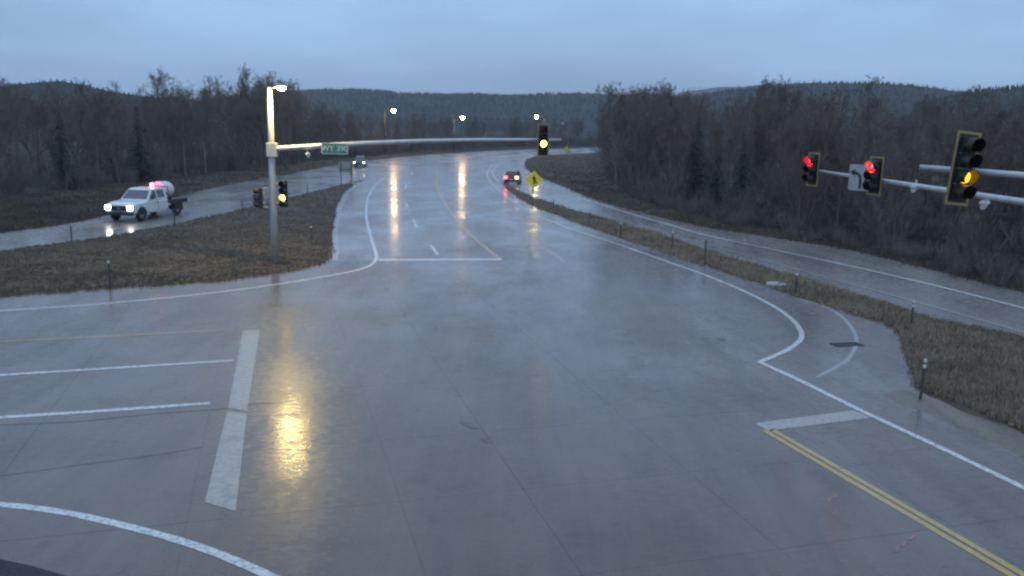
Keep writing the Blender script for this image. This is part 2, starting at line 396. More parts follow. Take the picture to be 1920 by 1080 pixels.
isl_f, POLY_F = island('grass_verge', BACKL, GRASS_SOIL, 2.6, 0.15, 'rough grass bank beyond the frontage road at left')
BL = [(0, 1049), (60, 1062), (135, 1084), (200, 1120), (-300, 1400), (-600, 1000), (-250, 1010)]
poly_obj('gravel_shoulder', [p.xy for p in smooth_path([G(*q) for q in BL], 1)], 0.012, mat('dark_gravel', (0.035, 0.035, 0.037), 0.8, col2=(0.02, 0.02, 0.022), scale=14, bump=1.0, bscale=30, coords='World'))
tag(bpy.data.objects['gravel_shoulder'], 'dark gravel patch in the lower left corner', 'gravel', kind='structure')
GV = [(1640, 738), (1720, 775), (1800, 812), (1920, 866), (2150, 965), (2150, 915), (1920, 808), (1860, 785), (1800, 761), (1735, 735), (1712, 722), (1690, 726)]
island('gravel_shoulder', GV, GRAV, .7, .0, 'brown gravel shoulder beside the right turn lane', sm=3)

# concrete slabs of the junction
U = Vector((-0.275, 0.9614)); Vv = Vector((0.9614, 0.275))
VJ = [-29.6, -25.6, -21.6, -17.6, -13.6, -9.7, -5.75, -1.78, 2.31, 4.92, 8.8, 12.7, 16.7, 20.7, 24.7]
UJ = [-1.5, 3.2, 7.9, 12.43, 16.0, 19.45, 23.8, 28.1, 32.6, 37.1, 41.7, 46.3, 50.9]
slab_me = None
for i in range(len(VJ) - 1):
    for j in range(len(UJ) - 1):
        c = Vv * (VJ[i] + VJ[i + 1]) / 2 + U * (UJ[j] + UJ[j + 1]) / 2
        cs = [Vv * a + U * b for a in (VJ[i], VJ[i + 1]) for b in (UJ[j], UJ[j + 1])]
        if all(pt_in_poly(q.x, q.y, POLY_L) or pt_in_poly(q.x, q.y, POLY_R) or pt_in_poly(q.x, q.y, POLY_B) for q in cs + [c]): continue
        px = [PX((q.x, q.y, 0)) for q in cs if q.y > 2]
        if not px or max(p[0] for p in px) < -60 or min(p[0] for p in px) > 1980 or min(p[1] for p in px) > 1120: continue
        # keep clear of the frontage road and the far slip road
        if c.x < -21 and c.y > 40: continue
        if c.x > 17 and c.y > 26: continue
        if slab_me is None:
            slab_me = MB().box(-.5, .5, -.5, .5, -1, 0).mesh('slab')
        o = link('slab', slab_me, CONC, road)
        o.location = (c.x, c.y, random.uniform(-.0012, .0012)); o.rotation_euler = (0, 0, math.atan2(Vv.y, Vv.x))
        o.scale = (VJ[i + 1] - VJ[i] - 0.006, UJ[j + 1] - UJ[j] - 0.006, 0.15)

# painted markings
def ribbon(name, px, width, m, z=0.006, n=8, world=None):
    P = smooth_path([G(*q) for q in px] if world is None else world, n)
    V = []; F = []
    for i, p in enumerate(P):
        d = (P[min(i + 1, len(P) - 1)] - P[max(i - 1, 0)]).xy
        if d.length < 1e-6: d = Vector((0, 1))
        d.normalize(); nn = Vector((-d.y, d.x)) * width / 2 * (1 + .10 * noise.noise((p.x * 1.9, p.y * 1.9, 7)) + random.uniform(-.03, .03))
        V += [(p.x + nn.x, p.y + nn.y, z), (p.x - nn.x, p.y - nn.y, z)]
        if i: F.append((2 * i - 2, 2 * i - 1, 2 * i + 1, 2 * i))
    me = bpy.data.meshes.new(name); me.from_pydata(V, [], F)
    bm = bmesh.new(); bm.from_mesh(me)
    for f in bm.faces:
        if f.normal.z < 0: f.normal_flip()
    bm.to_mesh(me); bm.free()
    return link(name, me, m, road)
def quad(name, px, m, z=0.006):
    return poly_obj(name, [G(*q).xy for q in px], z, m, road)
ribbon('edge_line', [(-150, 594), (0, 583), (200, 569), (400, 549), (520, 533), (600, 520), (655, 510), (690, 500), (704, 488), (705, 476), (696, 447), (688, 415), (687, 390), (692, 366), (708, 343), (740, 323), (790, 305), (860, 293)], 0.2, WPAINT)
ribbon('stop_line', [(709, 487.5), (940, 486.5)], 0.6, WPAINT, z=0.007)
ribbon('centre_line', [(-150, 650), (0, 641), (200, 631), (330, 624), (420, 619)], 0.14, YPAINT2)
ribbon('lane_line', [(-150, 714), (0, 703.5), (200, 691), (437, 676)], 0.2, WPAINT)
ribbon('lane_line', [(-150, 794), (0, 783), (200, 770), (394, 756)], 0.22, WPAINT)
quad('stop_line', [(456, 620), (487, 619), (463, 771), (428, 765)], WPAINT2)
quad('stop_line', [(426, 772), (462.5, 776), (442, 959), (384, 942)], WPAINT2)
ribbon('edge_line', [(-160, 935), (0, 946), (120, 961), (250, 990), (380, 1028), (510, 1082), (640, 1150)], 0.2, WPAINT)
ribbon('edge_line', [(958, 300), (930, 307), (915, 320), (918, 338), (945, 365), (990, 395), (1060, 426), (1150, 455), (1247, 489), (1320, 515), (1393, 545), (1450, 574), (1486, 600), (1502, 622), (1500, 638), (1480, 654), (1455, 666), (1424, 679)], 0.2, WPAINT)
ribbon('edge_line', [(960, 302), (934, 310), (924, 321), (929, 334), (946, 350)], 0.2, WPAINT)
ribbon('edge_line', [(1424, 679), (1500, 714), (1610, 768), (1760, 838), (1920, 915), (2100, 1003)], 0.2, WPAINT, z=0.0075)
quad('stop_line', [(1414, 794), (1600, 769.5), (1634, 784), (1440, 808)], WPAINT2)
yc = [G(*q) for q in [(1440, 806), (1560, 876), (1700, 957), (1900, 1074), (2060, 1170)]]
for s in (-1, 1):
    dv = (yc[-1] - yc[0]).xy.normalized(); nn = Vector((-dv.y, dv.x, 0)) * 0.115 * s
    ribbon('centre_line', None, 0.155, YPAINT, world=[p + nn for p in yc])
cl = [(940, 488), (900, 456), (866, 425), (840, 392), (824, 362), (818, 342), (822, 322)]
ribbon('centre_line', cl, 0.26, YPAINT2)
for a, b in [((808, 460), (821, 478)), ((774, 411), (782, 428)), ((761, 380), (765, 391)), ((762, 345), (760, 354)), ((774, 322), (771, 328))]:
    ribbon('lane_line', [a, b], 0.2, WPAINT)
for a, b in [((1026, 469), (1058, 490)), ((949, 424), (963, 434)), ((905, 395), (912, 402))]:
    ribbon('lane_line', [a, b], 0.17, WPAINT2)
ribbon('edge_line', [(1090, 372), (1180, 400), (1240, 417), (1320, 440), (1460, 470), (1600, 500), (1760, 537), (1920, 578), (2200, 650)], 0.30, WPAINT)
ribbon('edge_line', [(1150, 409), (1260, 440), (1380, 473), (1577, 527), (1710, 564), (1915, 622), (2200, 705)], 0.16, WPAINT2)
ribbon('edge_line', [(-200, 482), (0, 451), (180, 424), (330, 390), (480, 358), (640, 326), (745, 307)], 0.16, WPAINT2)
ribbon('gutter', [(1490, 559), (1540, 573), (1578, 594), (1601, 622), (1605, 645), (1592, 671), (1565, 690), (1530, 708)], 0.15, GUTT, z=0.005)
# paved apron edge, pale gutter at the left corner
ribbon('gutter', [(628, 488), (630, 460), (629, 430), (637, 392), (653, 362), (676, 343)], 0.35, GUTT, z=0.004)
for px, py in [(1695, 1020), (1710, 1008), (1682, 1030), (1568, 930), (1555, 938)]:
    p = G(px, py); a = random.uniform(0.6, 1.1)
    ribbon('survey_mark', None, 0.06, RPAINT, world=[p - Vector((math.cos(a), math.sin(a), 0)) * .12, p + Vector((math.cos(a), math.sin(a), 0)) * .12])
# dark tyre and tar streaks
ribbon('tar_seam', [(0, 797), (150, 790), (290, 776), (400, 768), (480, 758), (560, 752)], 0.035, JOINT, z=0.005)
ribbon('tar_seam', [(0, 893), (180, 868), (300, 852), (380, 838)], 0.02, JOINT, z=0.005)
TAR = wet_mat('tar_stain', (0.06, 0.042, 0.032), (0.14, 0.095, 0.072), 0.5, 0.9, coat_rough=(0.15, 0.35))
def blob(name, px, py, rx, ry, m, z=0.0045, seed=0, slant=0.0):
    """an irregular, ragged patch, radii in metres"""
    c = G(px, py); rnd = random.Random(seed); pts = []
    n = 46
    for k in range(n):
        a = 2 * math.pi * k / n
        r_ = 1 + .45 * noise.noise((math.cos(a) * 1.7 + seed, math.sin(a) * 1.7, seed)) + .35 * noise.noise((math.cos(a) * 5, math.sin(a) * 5, seed + 4)) + rnd.uniform(-.07, .07)
        x, y = math.cos(a) * rx * r_, math.sin(a) * ry * r_
        pts.append(Vector((c.x + x * math.cos(slant) - y * math.sin(slant), c.y + x * math.sin(slant) + y * math.cos(slant))))
    return poly_obj(name, pts, z, m, road)
for q in [(520, 571, .4, .14, 4), (880, 797, .34, .10, 6, -.9), (909, 826, .18, .05, 7, -.9), (1352, 636, .16, .2, 8)]:
    blob('tar_patch', q[0], q[1], q[2], q[3], TAR, seed=q[4], slant=q[5] if len(q) > 5 else .1, z=0.0045 + q[4] * .0001)

# ------------------------------------------------------------------ hills
def hill(name, D, prof, depth, label, base=-3, nx=160, seed=0, rough=3.0):
    xs = np.linspace(prof[0][0], prof[-1][0], nx); px = [p[0] for p in prof]; py = [p[1] for p in prof]
    V = []; F = []; ny = 9
    for i, x in enumerate(xs):
        yy = interp(px, py, x); top = AT(x, yy, D)
        for j in range(ny):
            t = j / (ny - 1)
            s = math.sin(t * math.pi / 2)
            Y = D - depth * (1 - t); X = top.x * Y / D
            z = base + (top.z - base) * s + rough * s * noise.noise((X * 0.012, Y * 0.012, seed)) * (1 if 0 < j < ny - 1 else 0.35)
            V.append((X, Y, z))
        V.append((top.x * 1.25, D + depth, base))
    m = ny + 1
    for i in range(nx - 1):
        for j in range(m - 1):
            F.append((i * m + j, (i + 1) * m + j, (i + 1) * m + j + 1, i * m + j + 1))
    me = bpy.data.meshes.new(name); me.from_pydata(V, [], F); me.polygons.foreach_set('use_smooth', [True] * len(F))
    o = tag(link(name, me, HILLM), label, 'hill', kind='structure')
    return np.array(V).reshape(nx, m, 3)[:, :ny]
H1 = hill('hill', 1500, [(380, 190), (520, 179), (560, 176), (610, 171), (660, 171), (700, 175), (760, 180), (850, 181), (950, 183), (1040, 182), (1090, 180), (1140, 182), (1250, 186), (1350, 190)], 700, 'low wooded blue grey hill behind the lamps at the centre', seed=1, rough=9)
H2 = hill('hill', 420, [(-450, 158), (-200, 156), (0, 163), (60, 160), (110, 159), (150, 166), (200, 177), (270, 185), (330, 186), (420, 190), (520, 192), (600, 206)], 190, 'dark low hill behind the bare woods at left', seed=2)
H3 = hill('hill', 900, [(1250, 196), (1330, 180), (1400, 168), (1500, 163), (1580, 160), (1650, 160), (1710, 164), (1760, 172), (1800, 179), (1900, 184), (2100, 190)], 380, 'wooded hill behind the bare woods at right', seed=3, rough=5)
H4 = hill('hill', 520, [(1740, 200), (1800, 182), (1830, 174), (1880, 168), (1930, 165), (2100, 160), (2500, 158)], 200, 'dark conifer ridge at the right edge', seed=4)
H5 = hill('hill', 2600, [(1180, 190), (1260, 180), (1340, 167), (1420, 161), (1480, 161), (1560, 166), (1650, 176), (1750, 185)], 500, 'faint misty hill showing above the right woods', seed=5, rough=12)

def cone_trees(name, grids, count, hlo, hhi, label, seed):
    rnd = random.Random(seed); V = []; F = []
    for g, cnt in zip(grids, count):
        nx, ny, _ = g.shape
        for _ in range(cnt):
            i = rnd.randrange(nx - 1); j = min(ny - 1, int((rnd.random() ** 0.55) * ny)); t = rnd.random()
            p = g[i, j] * (1 - t) + g[i + 1, j] * t
            if 0 < j: u = rnd.random(); p = p * (1 - u) + u * (g[i, j - 1] * (1 - t) + g[i + 1, j - 1] * t) if rnd.random() < .85 else p
            h = rnd.uniform(hlo, hhi); r = h * rnd.uniform(.16, .26)
            for (z0, z1, rr) in ((0.02, .55, 1.0), (.3, .8, .72), (.6, 1.0, .45)):
                n = len(V); a0 = rnd.random() * 6
                V += [(p[0] + math.cos(a0 + k * 1.2566) * r * rr * rnd.uniform(.75, 1.2), p[1] + math.sin(a0 + k * 1.2566) * r * rr, p[2] + z0 * h) for k in range(5)] + [(p[0], p[1], p[2] + z1 * h)]
                F += [(n + k, n + (k + 1) % 5, n + 5) for k in range(5)]
    o = link(name, fast_mesh(name, V, F, NEEDLE_FAR), None)
    tag(o, label, 'woodland', kind='stuff')
cone_trees('conifer_woods', [H1], [7000], 3, 6, 'distant evergreen cover on the central hill', 11)
cone_trees('conifer_woods', [H2], [1300], .8, 1.8, 'evergreen cover on the hill behind the left woods', 12)
cone_trees('conifer_woods', [H3, H4], [2600, 1500], 1.8, 3.6, 'evergreen cover on the hills behind the right woods', 13)

# ------------------------------------------------------------------ trees
def gen_tree(seed, stems=1, fine=1.0, spread=0.30, sides=5):
    """bare deciduous tree of unit height; returns (trunk MB, crown MB)"""
    rnd = random.Random(seed); T = MB(); C = MB()
    def jit(s): return Vector((rnd.gauss(0, s), rnd.gauss(0, s), rnd.gauss(0, s)))
    def branch(p, d, ln, r, lvl):
        nseg = 4 if lvl < 2 else 3 if lvl < 3 else 2
        pts = [p]; rad = [r]; q = p.copy(); dd = d.copy()
        for k in range(nseg):
            dd = (dd + jit(0.13 + 0.05 * lvl) + Vector((0, 0, 0.10))).normalized()
            q = q + dd * ln / nseg; pts.append(q.copy()); rad.append(max(r * (1 - 0.8 * (k + 1) / nseg), 0.0007))
        if lvl <= 1: T.tube(pts, rad, sides if lvl == 0 else 4, cap=False)
        else: C.tube(pts, rad, 3, cap=False)
        if lvl >= 4: return
        nb = {1: 7, 2: 6, 3: 4}.get(lvl, 0)
        nb = max(2, int(round(nb * fine)))
        for b in range(nb):
            t = rnd.uniform(0.22, 1.0); f = t * (len(pts) - 1); i = min(int(f), len(pts) - 2)
            s = pts[i].lerp(pts[i + 1], f - i); par = (pts[i + 1] - pts[i]).normalized()
            side = (par.cross(jit(1).normalized())).normalized()
            nd = (par * rnd.uniform(.5, 1.0) + side * rnd.uniform(.55, 1.0) + Vector((0, 0, .22))).normalized()
            branch(s, nd, ln * rnd.uniform(.36, .62) * (1.1 - .4 * t), max(lerp(rad[i], rad[i + 1], f - i) * .55, .0010), lvl + 1)
    for st in range(stems):
        lean = Vector((rnd.gauss(0, .05 + .10 * (stems > 1)), rnd.gauss(0, .05 + .10 * (stems > 1)), 1)).normalized()
        p = Vector((rnd.gauss(0, .012), rnd.gauss(0, .012), -0.02)) * (stems > 1) + Vector((0, 0, -.012)); dd = lean; pts = [p]; rad = [0.0145 / stems ** .4]
        nseg = 9; Ht = rnd.uniform(.84, .93)
        for k in range(nseg):
            dd = (dd + jit(.055)).normalized(); dd.z = max(dd.z, .85); p = p + dd * Ht / nseg
            pts.append(p.copy()); rad.append(rad[0] * (1 - .86 * (k + 1) / nseg))
        T.tube(pts, rad, 6, cap=False)
        nl = int(rnd.uniform(17, 22) * fine ** .5 / stems ** .6)
        for b in range(nl):
            t = rnd.uniform(.16, 1.0) ** .8; f = t * nseg; i = min(int(f), nseg - 1)
            s = pts[i].lerp(pts[i + 1], f - i); a = b * 2.4 + rnd.uniform(-.5, .5)
            el = lerp(.35, 1.25, t) * rnd.uniform(.75, 1.2)
            d = Vector((math.cos(a) * math.cos(el), math.sin(a) * math.cos(el), math.sin(el)))
            ln = spread * (1.15 - .75 * t) * rnd.uniform(.7, 1.2) + .03
            branch(s, d, ln, lerp(.0062, .0024, t), 1)
    return T, C
def gen_shrub(seed, n=34):
    rnd = random.Random(seed); C = MB()
    for k in range(n):
        a = rnd.random() * 6.283; r0 = rnd.random() ** .5 * .22; lean = rnd.uniform(.05, .42)
        p = Vector((math.cos(a) * r0, math.sin(a) * r0, -.02)); d = Vector((math.cos(a) * lean, math.sin(a) * lean, 1)).normalized()
        ln = rnd.uniform(.55, 1.0); pts = [p]; rad = [.009]
        for i in range(3):
            d = (d + Vector((rnd.gauss(0, .1), rnd.gauss(0, .1), .02))).normalized(); p = p + d * ln / 3; pts.append(p.copy()); rad.append(.009 * (1 - .28 * (i + 1)))
        C.tube(pts, rad, 3, cap=False)
        for b in range(9):
            t = rnd.uniform(.25, 1); f = t * 3; i = min(int(f), 2); s = pts[i].lerp(pts[i + 1], f - i)
            dd = (d + Vector((rnd.gauss(0, .45), rnd.gauss(0, .45), rnd.uniform(0, .4)))).normalized(); l2 = rnd.uniform(.12, .32)
            e = s + dd * l2; C.tube([s, s.lerp(e, .5) + Vector((0, 0, .01)), e], [.0045, .0035, .0015], 3, cap=False)
    return C
def gen_spruce(seed):
    rnd = random.Random(seed); T = MB(); C = MB()
    T.tube([(0, 0, -.01), (0, 0, .5), (0, 0, .985)], [.018, .011, .002], 6, cap=False)
    z = .05
    while z < .98:
        ln = .19 * (1 - z) ** .8 + .012
        for k in range(9):
            a = rnd.random() * 6.283; l = ln * rnd.uniform(.7, 1.2); u = Vector((math.cos(a), math.sin(a), 0)); sd_ = Vector((-u.y, u.x, 0))
            b0 = Vector((0, 0, z)); tip = b0 + u * l + Vector((0, 0, -l * rnd.uniform(.15, .5)))
            for m_ in range(7):
                t = (m_ + .6) / 7; c = b0.lerp(tip, t); wd = l * .38 * (1 - t * .7)
                for sg in (-1, 1):
                    n = len(C.v); e = c + sd_ * sg * wd * rnd.uniform(.6, 1.2) + u * l * .16 + Vector((0, 0, rnd.uniform(-.018, .004)))
                    C.v += [tuple(c), tuple(c + u * l * .15 + Vector((0, 0, -.004))), tuple(e)]; C.f.append((n, n + 1, n + 2))
        z += rnd.uniform(.022, .034)
    return T, C
def tri_np(mb):
    V = np.array(mb.v, dtype=np.float32); F = []
    for f in mb.f:
        for i in range(1, len(f) - 1): F.append((f[0], f[i], f[i + 1]))
    return V, np.array(F, dtype=np.int32)
def as_mesh(name, mb, m):
    V, F = tri_np(mb); return fast_mesh(name, V, F, m)

VAR = []
for s in range(7):
    T, C = gen_tree(100 + s, stems=(1, 1, 2, 1, 3, 1, 2)[s], fine=1.0, spread=(.30, .26, .3, .36, .3, .24, .34)[s])
    VAR.append((as_mesh('trunk', T, BARKS[1 if s in (1, 5) else 0]), as_mesh('crown', C, TWIG)))
SPR = []
for s in range(2):
    T, C = gen_spruce(50 + s); SPR.append((as_mesh('trunk', T, BARKS[0]), as_mesh('crown', C, NEEDLE)))
SHR = [as_mesh('shrub', gen_shrub(70 + s), WILLOW) for s in range(4)]

def zone_l(p, deep):
    x = PX((p.x, p.y, 3))[0]
    a = 'deeper inside the left woods' if deep else 'at the front of the left woods'
    return 'bare grey tree ' + a + (' left of the white truck' if x < 200 else ' behind the white truck' if x < 380 else ' near the signal mast' if x < 560 else ' behind the green route sign')
def zone_r(p, deep):
    x = PX((p.x, p.y, 3))[0]
    a = 'deeper inside the right woods' if deep else 'at the front of the right woods'
    return 'bare grey tree ' + a + (' beside the grass bank' if x < 1300 else ' left of the red signals' if x < 1500 else ' behind the red signals' if x < 1690 else ' behind the nearest signal')
def place_tree(var, p, h, label, group, cat='tree', name='bare_tree', wid=1.0):
    e = empty(name, (p.x, p.y, -0.1), random.random() * 6.283); e.scale = (h * wid, h * wid, h)
    tag(e, label, cat, group)
    link('trunk', var[0], None, e); link('crown', var[1], None, e)
    return e
PROF_L = ([-400, -200, 0, 60, 110, 150, 200, 260, 300, 335, 370, 410, 440, 490, 540, 575, 610, 660, 720, 800, 900, 1000, 1120, 1200],
          [150, 150, 150, 152, 143, 160, 160, 170, 176, 138, 152, 158, 146, 138, 144, 178, 196, 204, 208, 212, 214, 214, 208, 206])
PROF_R = ([1090, 1120, 1150, 1190, 1230, 1260, 1300, 1350, 1420, 1450, 1480, 1520, 1570, 1640, 1700, 1760, 1800, 1860, 1920, 2100],
          [212, 190, 172, 150, 164, 160, 170, 174, 178, 156, 150, 158, 168, 164, 170, 174, 178, 174, 172, 170])
FRONT_L = [(-420, 436), (-200, 404), (0, 374), (200, 353), (340, 333), (480, 318), (560, 308), (640, 299), (720, 291)]
FRONT_C = [(700, 291), (780, 285), (860, 279.5), (960, 276), (1060, 274), (1150, 273)]
FRONT_R = [(1135, 291), (1140, 315), (1150, 345), (1200, 376), (1300, 404), (1460, 430), (1600, 452), (1760, 487), (1920, 528), (2080, 570)]
def front_samples(front, n, rnd, depth, expo=1.0, side=1):
    P = [G(*q) for q in front]; seg = [(P[i + 1] - P[i]).length for i in range(len(P) - 1)]; tot = sum(seg); o = []
    for k in range(n):
        t = (k + rnd.random()) / n * tot; i = 0
        while i < len(seg) - 1 and t > seg[i]: t -= seg[i]; i += 1
        p = P[i].lerp(P[i + 1], t / seg[i]); away = p.xy.normalized()
        dv = (P[i + 1] - P[i]).xy.normalized(); nn = Vector((-dv.y, dv.x)) * side
        dirn = (nn + away * 0.6).normalized()
        dd = depth * rnd.random() ** expo
        o.append(Vector((p.x + dirn.x * dd, p.y + dirn.y * dd, 0)))
    return o
def height_for(p, prof, jitter, lo=6.0, hi=17.0):
    px = PX((p.x, p.y, 5))[0]; ty = interp(prof[0], prof[1], px)
    z = AT(px, ty, p.y).z
    return max(lo, min(hi, z * jitter))
rt = random.Random(5)
GL, GR, GC = 'bare trees of the left woods', 'bare trees of the right woods', 'bare trees behind the far bend'
for p in front_samples(FRONT_L, 74, rt, 22, 1.0):
    place_tree(rt.choice(VAR), p, height_for(p, PROF_L, rt.uniform(.72, 1.0)), zone_l(p, 0), zone_l(p, 0)[15:], wid=rt.uniform(.8, 1.1))
for p in front_samples(FRONT_L, 46, rt, 75, .8):
    p = p + Vector((p.x, p.y, 0)).normalized() * 14
    place_tree(rt.choice(VAR), p, height_for(p, PROF_L, rt.uniform(.82, 1.06)), zone_l(p, 1), zone_l(p, 1)[15:], wid=rt.uniform(.8, 1.1))
for p in front_samples(FRONT_R, 66, rt, 20, 1.0, side=1) + front_samples(FRONT_R[5:], 46, rt, 30, 1.0, side=1):
    place_tree(rt.choice(VAR), p, height_for(p, PROF_R, rt.uniform(.72, 1.0)), zone_r(p, 0), zone_r(p, 0)[15:], wid=rt.uniform(.8, 1.1))
for p in front_samples(FRONT_R, 40, rt, 60, .8, side=1):
    p = p + Vector((p.x, p.y, 0)).normalized() * 14
    place_tree(rt.choice(VAR), p, height_for(p, PROF_R, rt.uniform(.82, 1.06)), zone_r(p, 1), zone_r(p, 1)[15:], wid=rt.uniform(.8, 1.1))
# landmark trees that stand clear against the sky
for px, py, Y, v, lab in [(335, 130, 125, 3, 'tall round crowned bare tree alone against the sky at left'),
                          (378, 148, 128, 0, 'smaller bare tree just right of the tall round crowned one'),
                          (487, 128, 120, 6, 'tall bare tree behind the street lamp on the signal mast'),
                          (540, 136, 126, 2, 'bare tree at the right end of the left woods skyline'),
                          (445, 150, 122, 4, 'bare tree left of the street lamp on the signal mast'),
                          (112, 136, 105, 4, 'many stemmed bare tree on the hilltop skyline at far left'),
                          (212, 148, 100, 2, 'bare tree on the left skyline above the white truck'),
                          (1190, 142, 95, 4, 'tallest bare tree at the left end of the right woods'),
                          (1165, 156, 100, 1, 'slim bare tree left of the tallest one in the right woods'),
                          (1262, 150, 96, 2, 'bare tree on the right woods skyline near the bend'),
                          (1448, 148, 88, 6, 'wispy bare tree on the skyline above the leftmost red signal'),
                          (1490, 142, 90, 3, 'broad wispy bare tree on the skyline above the red signals'),
                          (1640, 156, 84, 0, 'bare tree on the skyline above the lane sign')]:
    t = AT(px, py, Y); place_tree(VAR[v], t, t.z, lab, 'skyline trees', wid=1.05)
for px, py, h, lab in [(1385, 404, 7.5, 'dark green spruce among the bare right woods'), (1340, 398, 6.0, 'smaller dark spruce left of the other spruce in the right woods'),
                       (120, 352, 8.0, 'dark spruce among the bare left woods'), (265, 340, 9.0, 'dark spruce in the left woods behind the white truck'),
                       (1300, 385, 9.0, 'slim dark spruce in the right woods near the grass bank')]:
    p = G(px, py); place_tree(rt.choice(SPR), p, h, lab, 'spruces among the bare woods', name='spruce_tree', wid=.95)
for p in front_samples(FRONT_C, 20, rt, 25, 1.0):
    place_tree(rt.choice(VAR), p, height_for(p, PROF_L, rt.uniform(.8, 1.0), hi=19), 'bare tree in the far woods behind the bend', GC, wid=1.15)

# the rest of the woods as one mass
def mass(name, pts_h, variants, m, label, wid=1.0):
    Vs = []; Fs = []; n = 0
    for p, h in pts_h:
        V, F = rt.choice(variants); a = rt.random() * 6.283; c, s = math.cos(a), math.sin(a)
        k = h * wid
        Vs.append(np.stack([(V[:, 0] * c - V[:, 1] * s) * k + p.x, (V[:, 0] * s + V[:, 1] * c) * k + p.y, V[:, 2] * h - .1], 1)); Fs.append(F + n); n += len(V)
    o = link(name, fast_mesh(name, np.concatenate(Vs), np.concatenate(Fs), m), None)
    return tag(o, label, 'woodland', kind='stuff')
LOW = []
for s in range(5):
    T, C = gen_tree(300 + s, stems=1 + s % 2, fine=.62, spread=.34, sides=4)
    n = len(T.v); T.v += C.v; T.f += [tuple(i + n for i in f) for f in C.f]
    V, F = tri_np(T); V = V.copy(); LOW.append((V, F))
far = [(p, height_for(p, PROF_L, rt.uniform(.8, 1.0), hi=20)) for p in front_samples(FRONT_C, 90, rt, 60, .8)]
far += [(q, height_for(q, PROF_L, rt.uniform(.85, 1.02), hi=16)) for q in (p + p.normalized() * 55 for p in front_samples(FRONT_L, 110, rt, 70, .8))]
far += [(q, height_for(q, PROF_R, rt.uniform(.85, 1.02), hi=18)) for q in (p + p.normalized() * 30 for p in front_samples(FRONT_R, 60, rt, 70, .8) + front_samples(FRONT_R[5:], 50, rt, 60, .8))]
mass('bare_woods', far, LOW, TWIG_FAR, 'mass of bare woods filling the background', 1.15)
# willow brush at the feet of the woods
SHV = [tri_np(gen_shrub(170 + s, 26)) for s in range(3)]
br = [(p, rt.uniform(1.6, 4.2)) for p in front_samples(FRONT_R, 420, rt, 26, .9)] + [(p, rt.uniform(1.4, 3.6)) for p in front_samples(FRONT_L, 330, rt, 26, .9)]
br += [(p - p.normalized() * rt.uniform(0, 5), rt.uniform(.7, 1.7)) for p in front_samples(FRONT_R[2:], 240, rt, 2, 1)]
br += [(p, rt.uniform(2, 5)) for p in front_samples(FRONT_C, 160, rt, 12, .8)]
mass('brush', br, SHV, WILLOW, 'grey brush and saplings filling the feet of the woods', 1.1)
for fr, cnt, lab, grp in [(FRONT_R, 34, 'pale leafless willow shrub at the edge of the right woods', 'willow shrubs along the right woods'), (FRONT_L, 26, 'low leafless shrub at the edge of the left woods', 'shrubs along the left woods')]:
    for p in front_samples(fr, cnt, rt, 4, 1.0):
        h = rt.uniform(1.5, 3.0); o = link('willow_shrub', rt.choice(SHR), None); o.location = (p.x, p.y, -.08); o.rotation_euler = (0, 0, rt.random() * 6.28); o.scale = (h, h, h)
        tag(o, lab, 'shrub', grp)

# grass blades
def blades(name, polys, count, hlo, hhi, m, label, accept, width=.012, seed=0, mounds=(0.1,)):
    rnd = np.random.default_rng(seed); pts = []; zs = []; AB = [(np.array(q), np.roll(np.array(q), -1, axis=0)) for q in polys]
    xs = [p[0] for q in polys for p in q]; ys = [p[1] for q in polys for p in q]
    tries = 0
    while len(pts) < count and tries < count * 60:
        tries += 1
        px, py = rnd.uniform(-20, 1980), rnd.uniform(270, 1000)
        if py < 262: continue
        g = G(px, py)
        for q, (A_, B_), mo in zip(polys, AB, mounds):
            if pt_in_poly(g.x, g.y, q) and accept(px, py, g, rnd):
                pts.append((g.x, g.y)); zs.append(isl_z(g.x, g.y, A_, B_, mo) - .01); break
    P = np.array(pts); n = len(P); h = rnd.uniform(hlo, hhi, n) * (0.6 + 0.8 * np.array([noise.noise((x * .4, y * .4, 9)) * .5 + .5 for x, y in pts]))
    K = 4
    P = np.repeat(P, K, 0); h = np.repeat(h, K) * rnd.uniform(.6, 1.1, n * K); P = P + rnd.normal(0, 1, P.shape) * (.05 * (1 + np.hypot(P[:, :1], P[:, 1:]) / 12) if mounds[0] > .15 else .05)
    D = np.hypot(P[:, 0], P[:, 1]); wd = width * np.minimum(1 + D / 30, 3.0)
    a = rnd.uniform(0, 6.283, n * K); b = rnd.uniform(0, 6.283, n * K); ln = rnd.uniform(.1, .7, n * K) * h
    z0 = np.repeat(np.array(zs), K)
    A = np.stack([P[:, 0] - np.cos(a) * wd, P[:, 1] - np.sin(a) * wd, z0], 1); B = np.stack([P[:, 0] + np.cos(a) * wd, P[:, 1] + np.sin(a) * wd, z0], 1)
    C = np.stack([P[:, 0] + np.cos(b) * ln, P[:, 1] + np.sin(b) * ln, z0 + h], 1)
    V = np.stack([A, B, C], 1).reshape(-1, 3); F = np.arange(len(V)).reshape(-1, 3)
    tag(link(name, fast_mesh(name, V, F, m), None), label, 'grass', kind='stuff')
shr = [(x * 1.0, y) for x, y in POLY_L]
POLY_GV = [tuple(G(*q).xy) for q in GV]
blades('grass', [POLY_L], 15000, .04, .12, BLADE, 'short dead grass on the left island', lambda x, y, g, r: True, seed=1, mounds=(.12,))
blades('grass', [POLY_R], 15000, .06, .24, BLADE2, 'russet dead grass on the right strip', lambda x, y, g, r: not pt_in_poly(g.x, g.y, POLY_GV) and not (x < 1715 and y > 702), seed=2, mounds=(.10,))
blades('grass', [POLY_B, POLY_F], 22000, .10, .28, BLADE3, 'long dead grass on the banks before the woods', lambda x, y, g, r: True, width=.016, seed=3, mounds=(.18, .15))

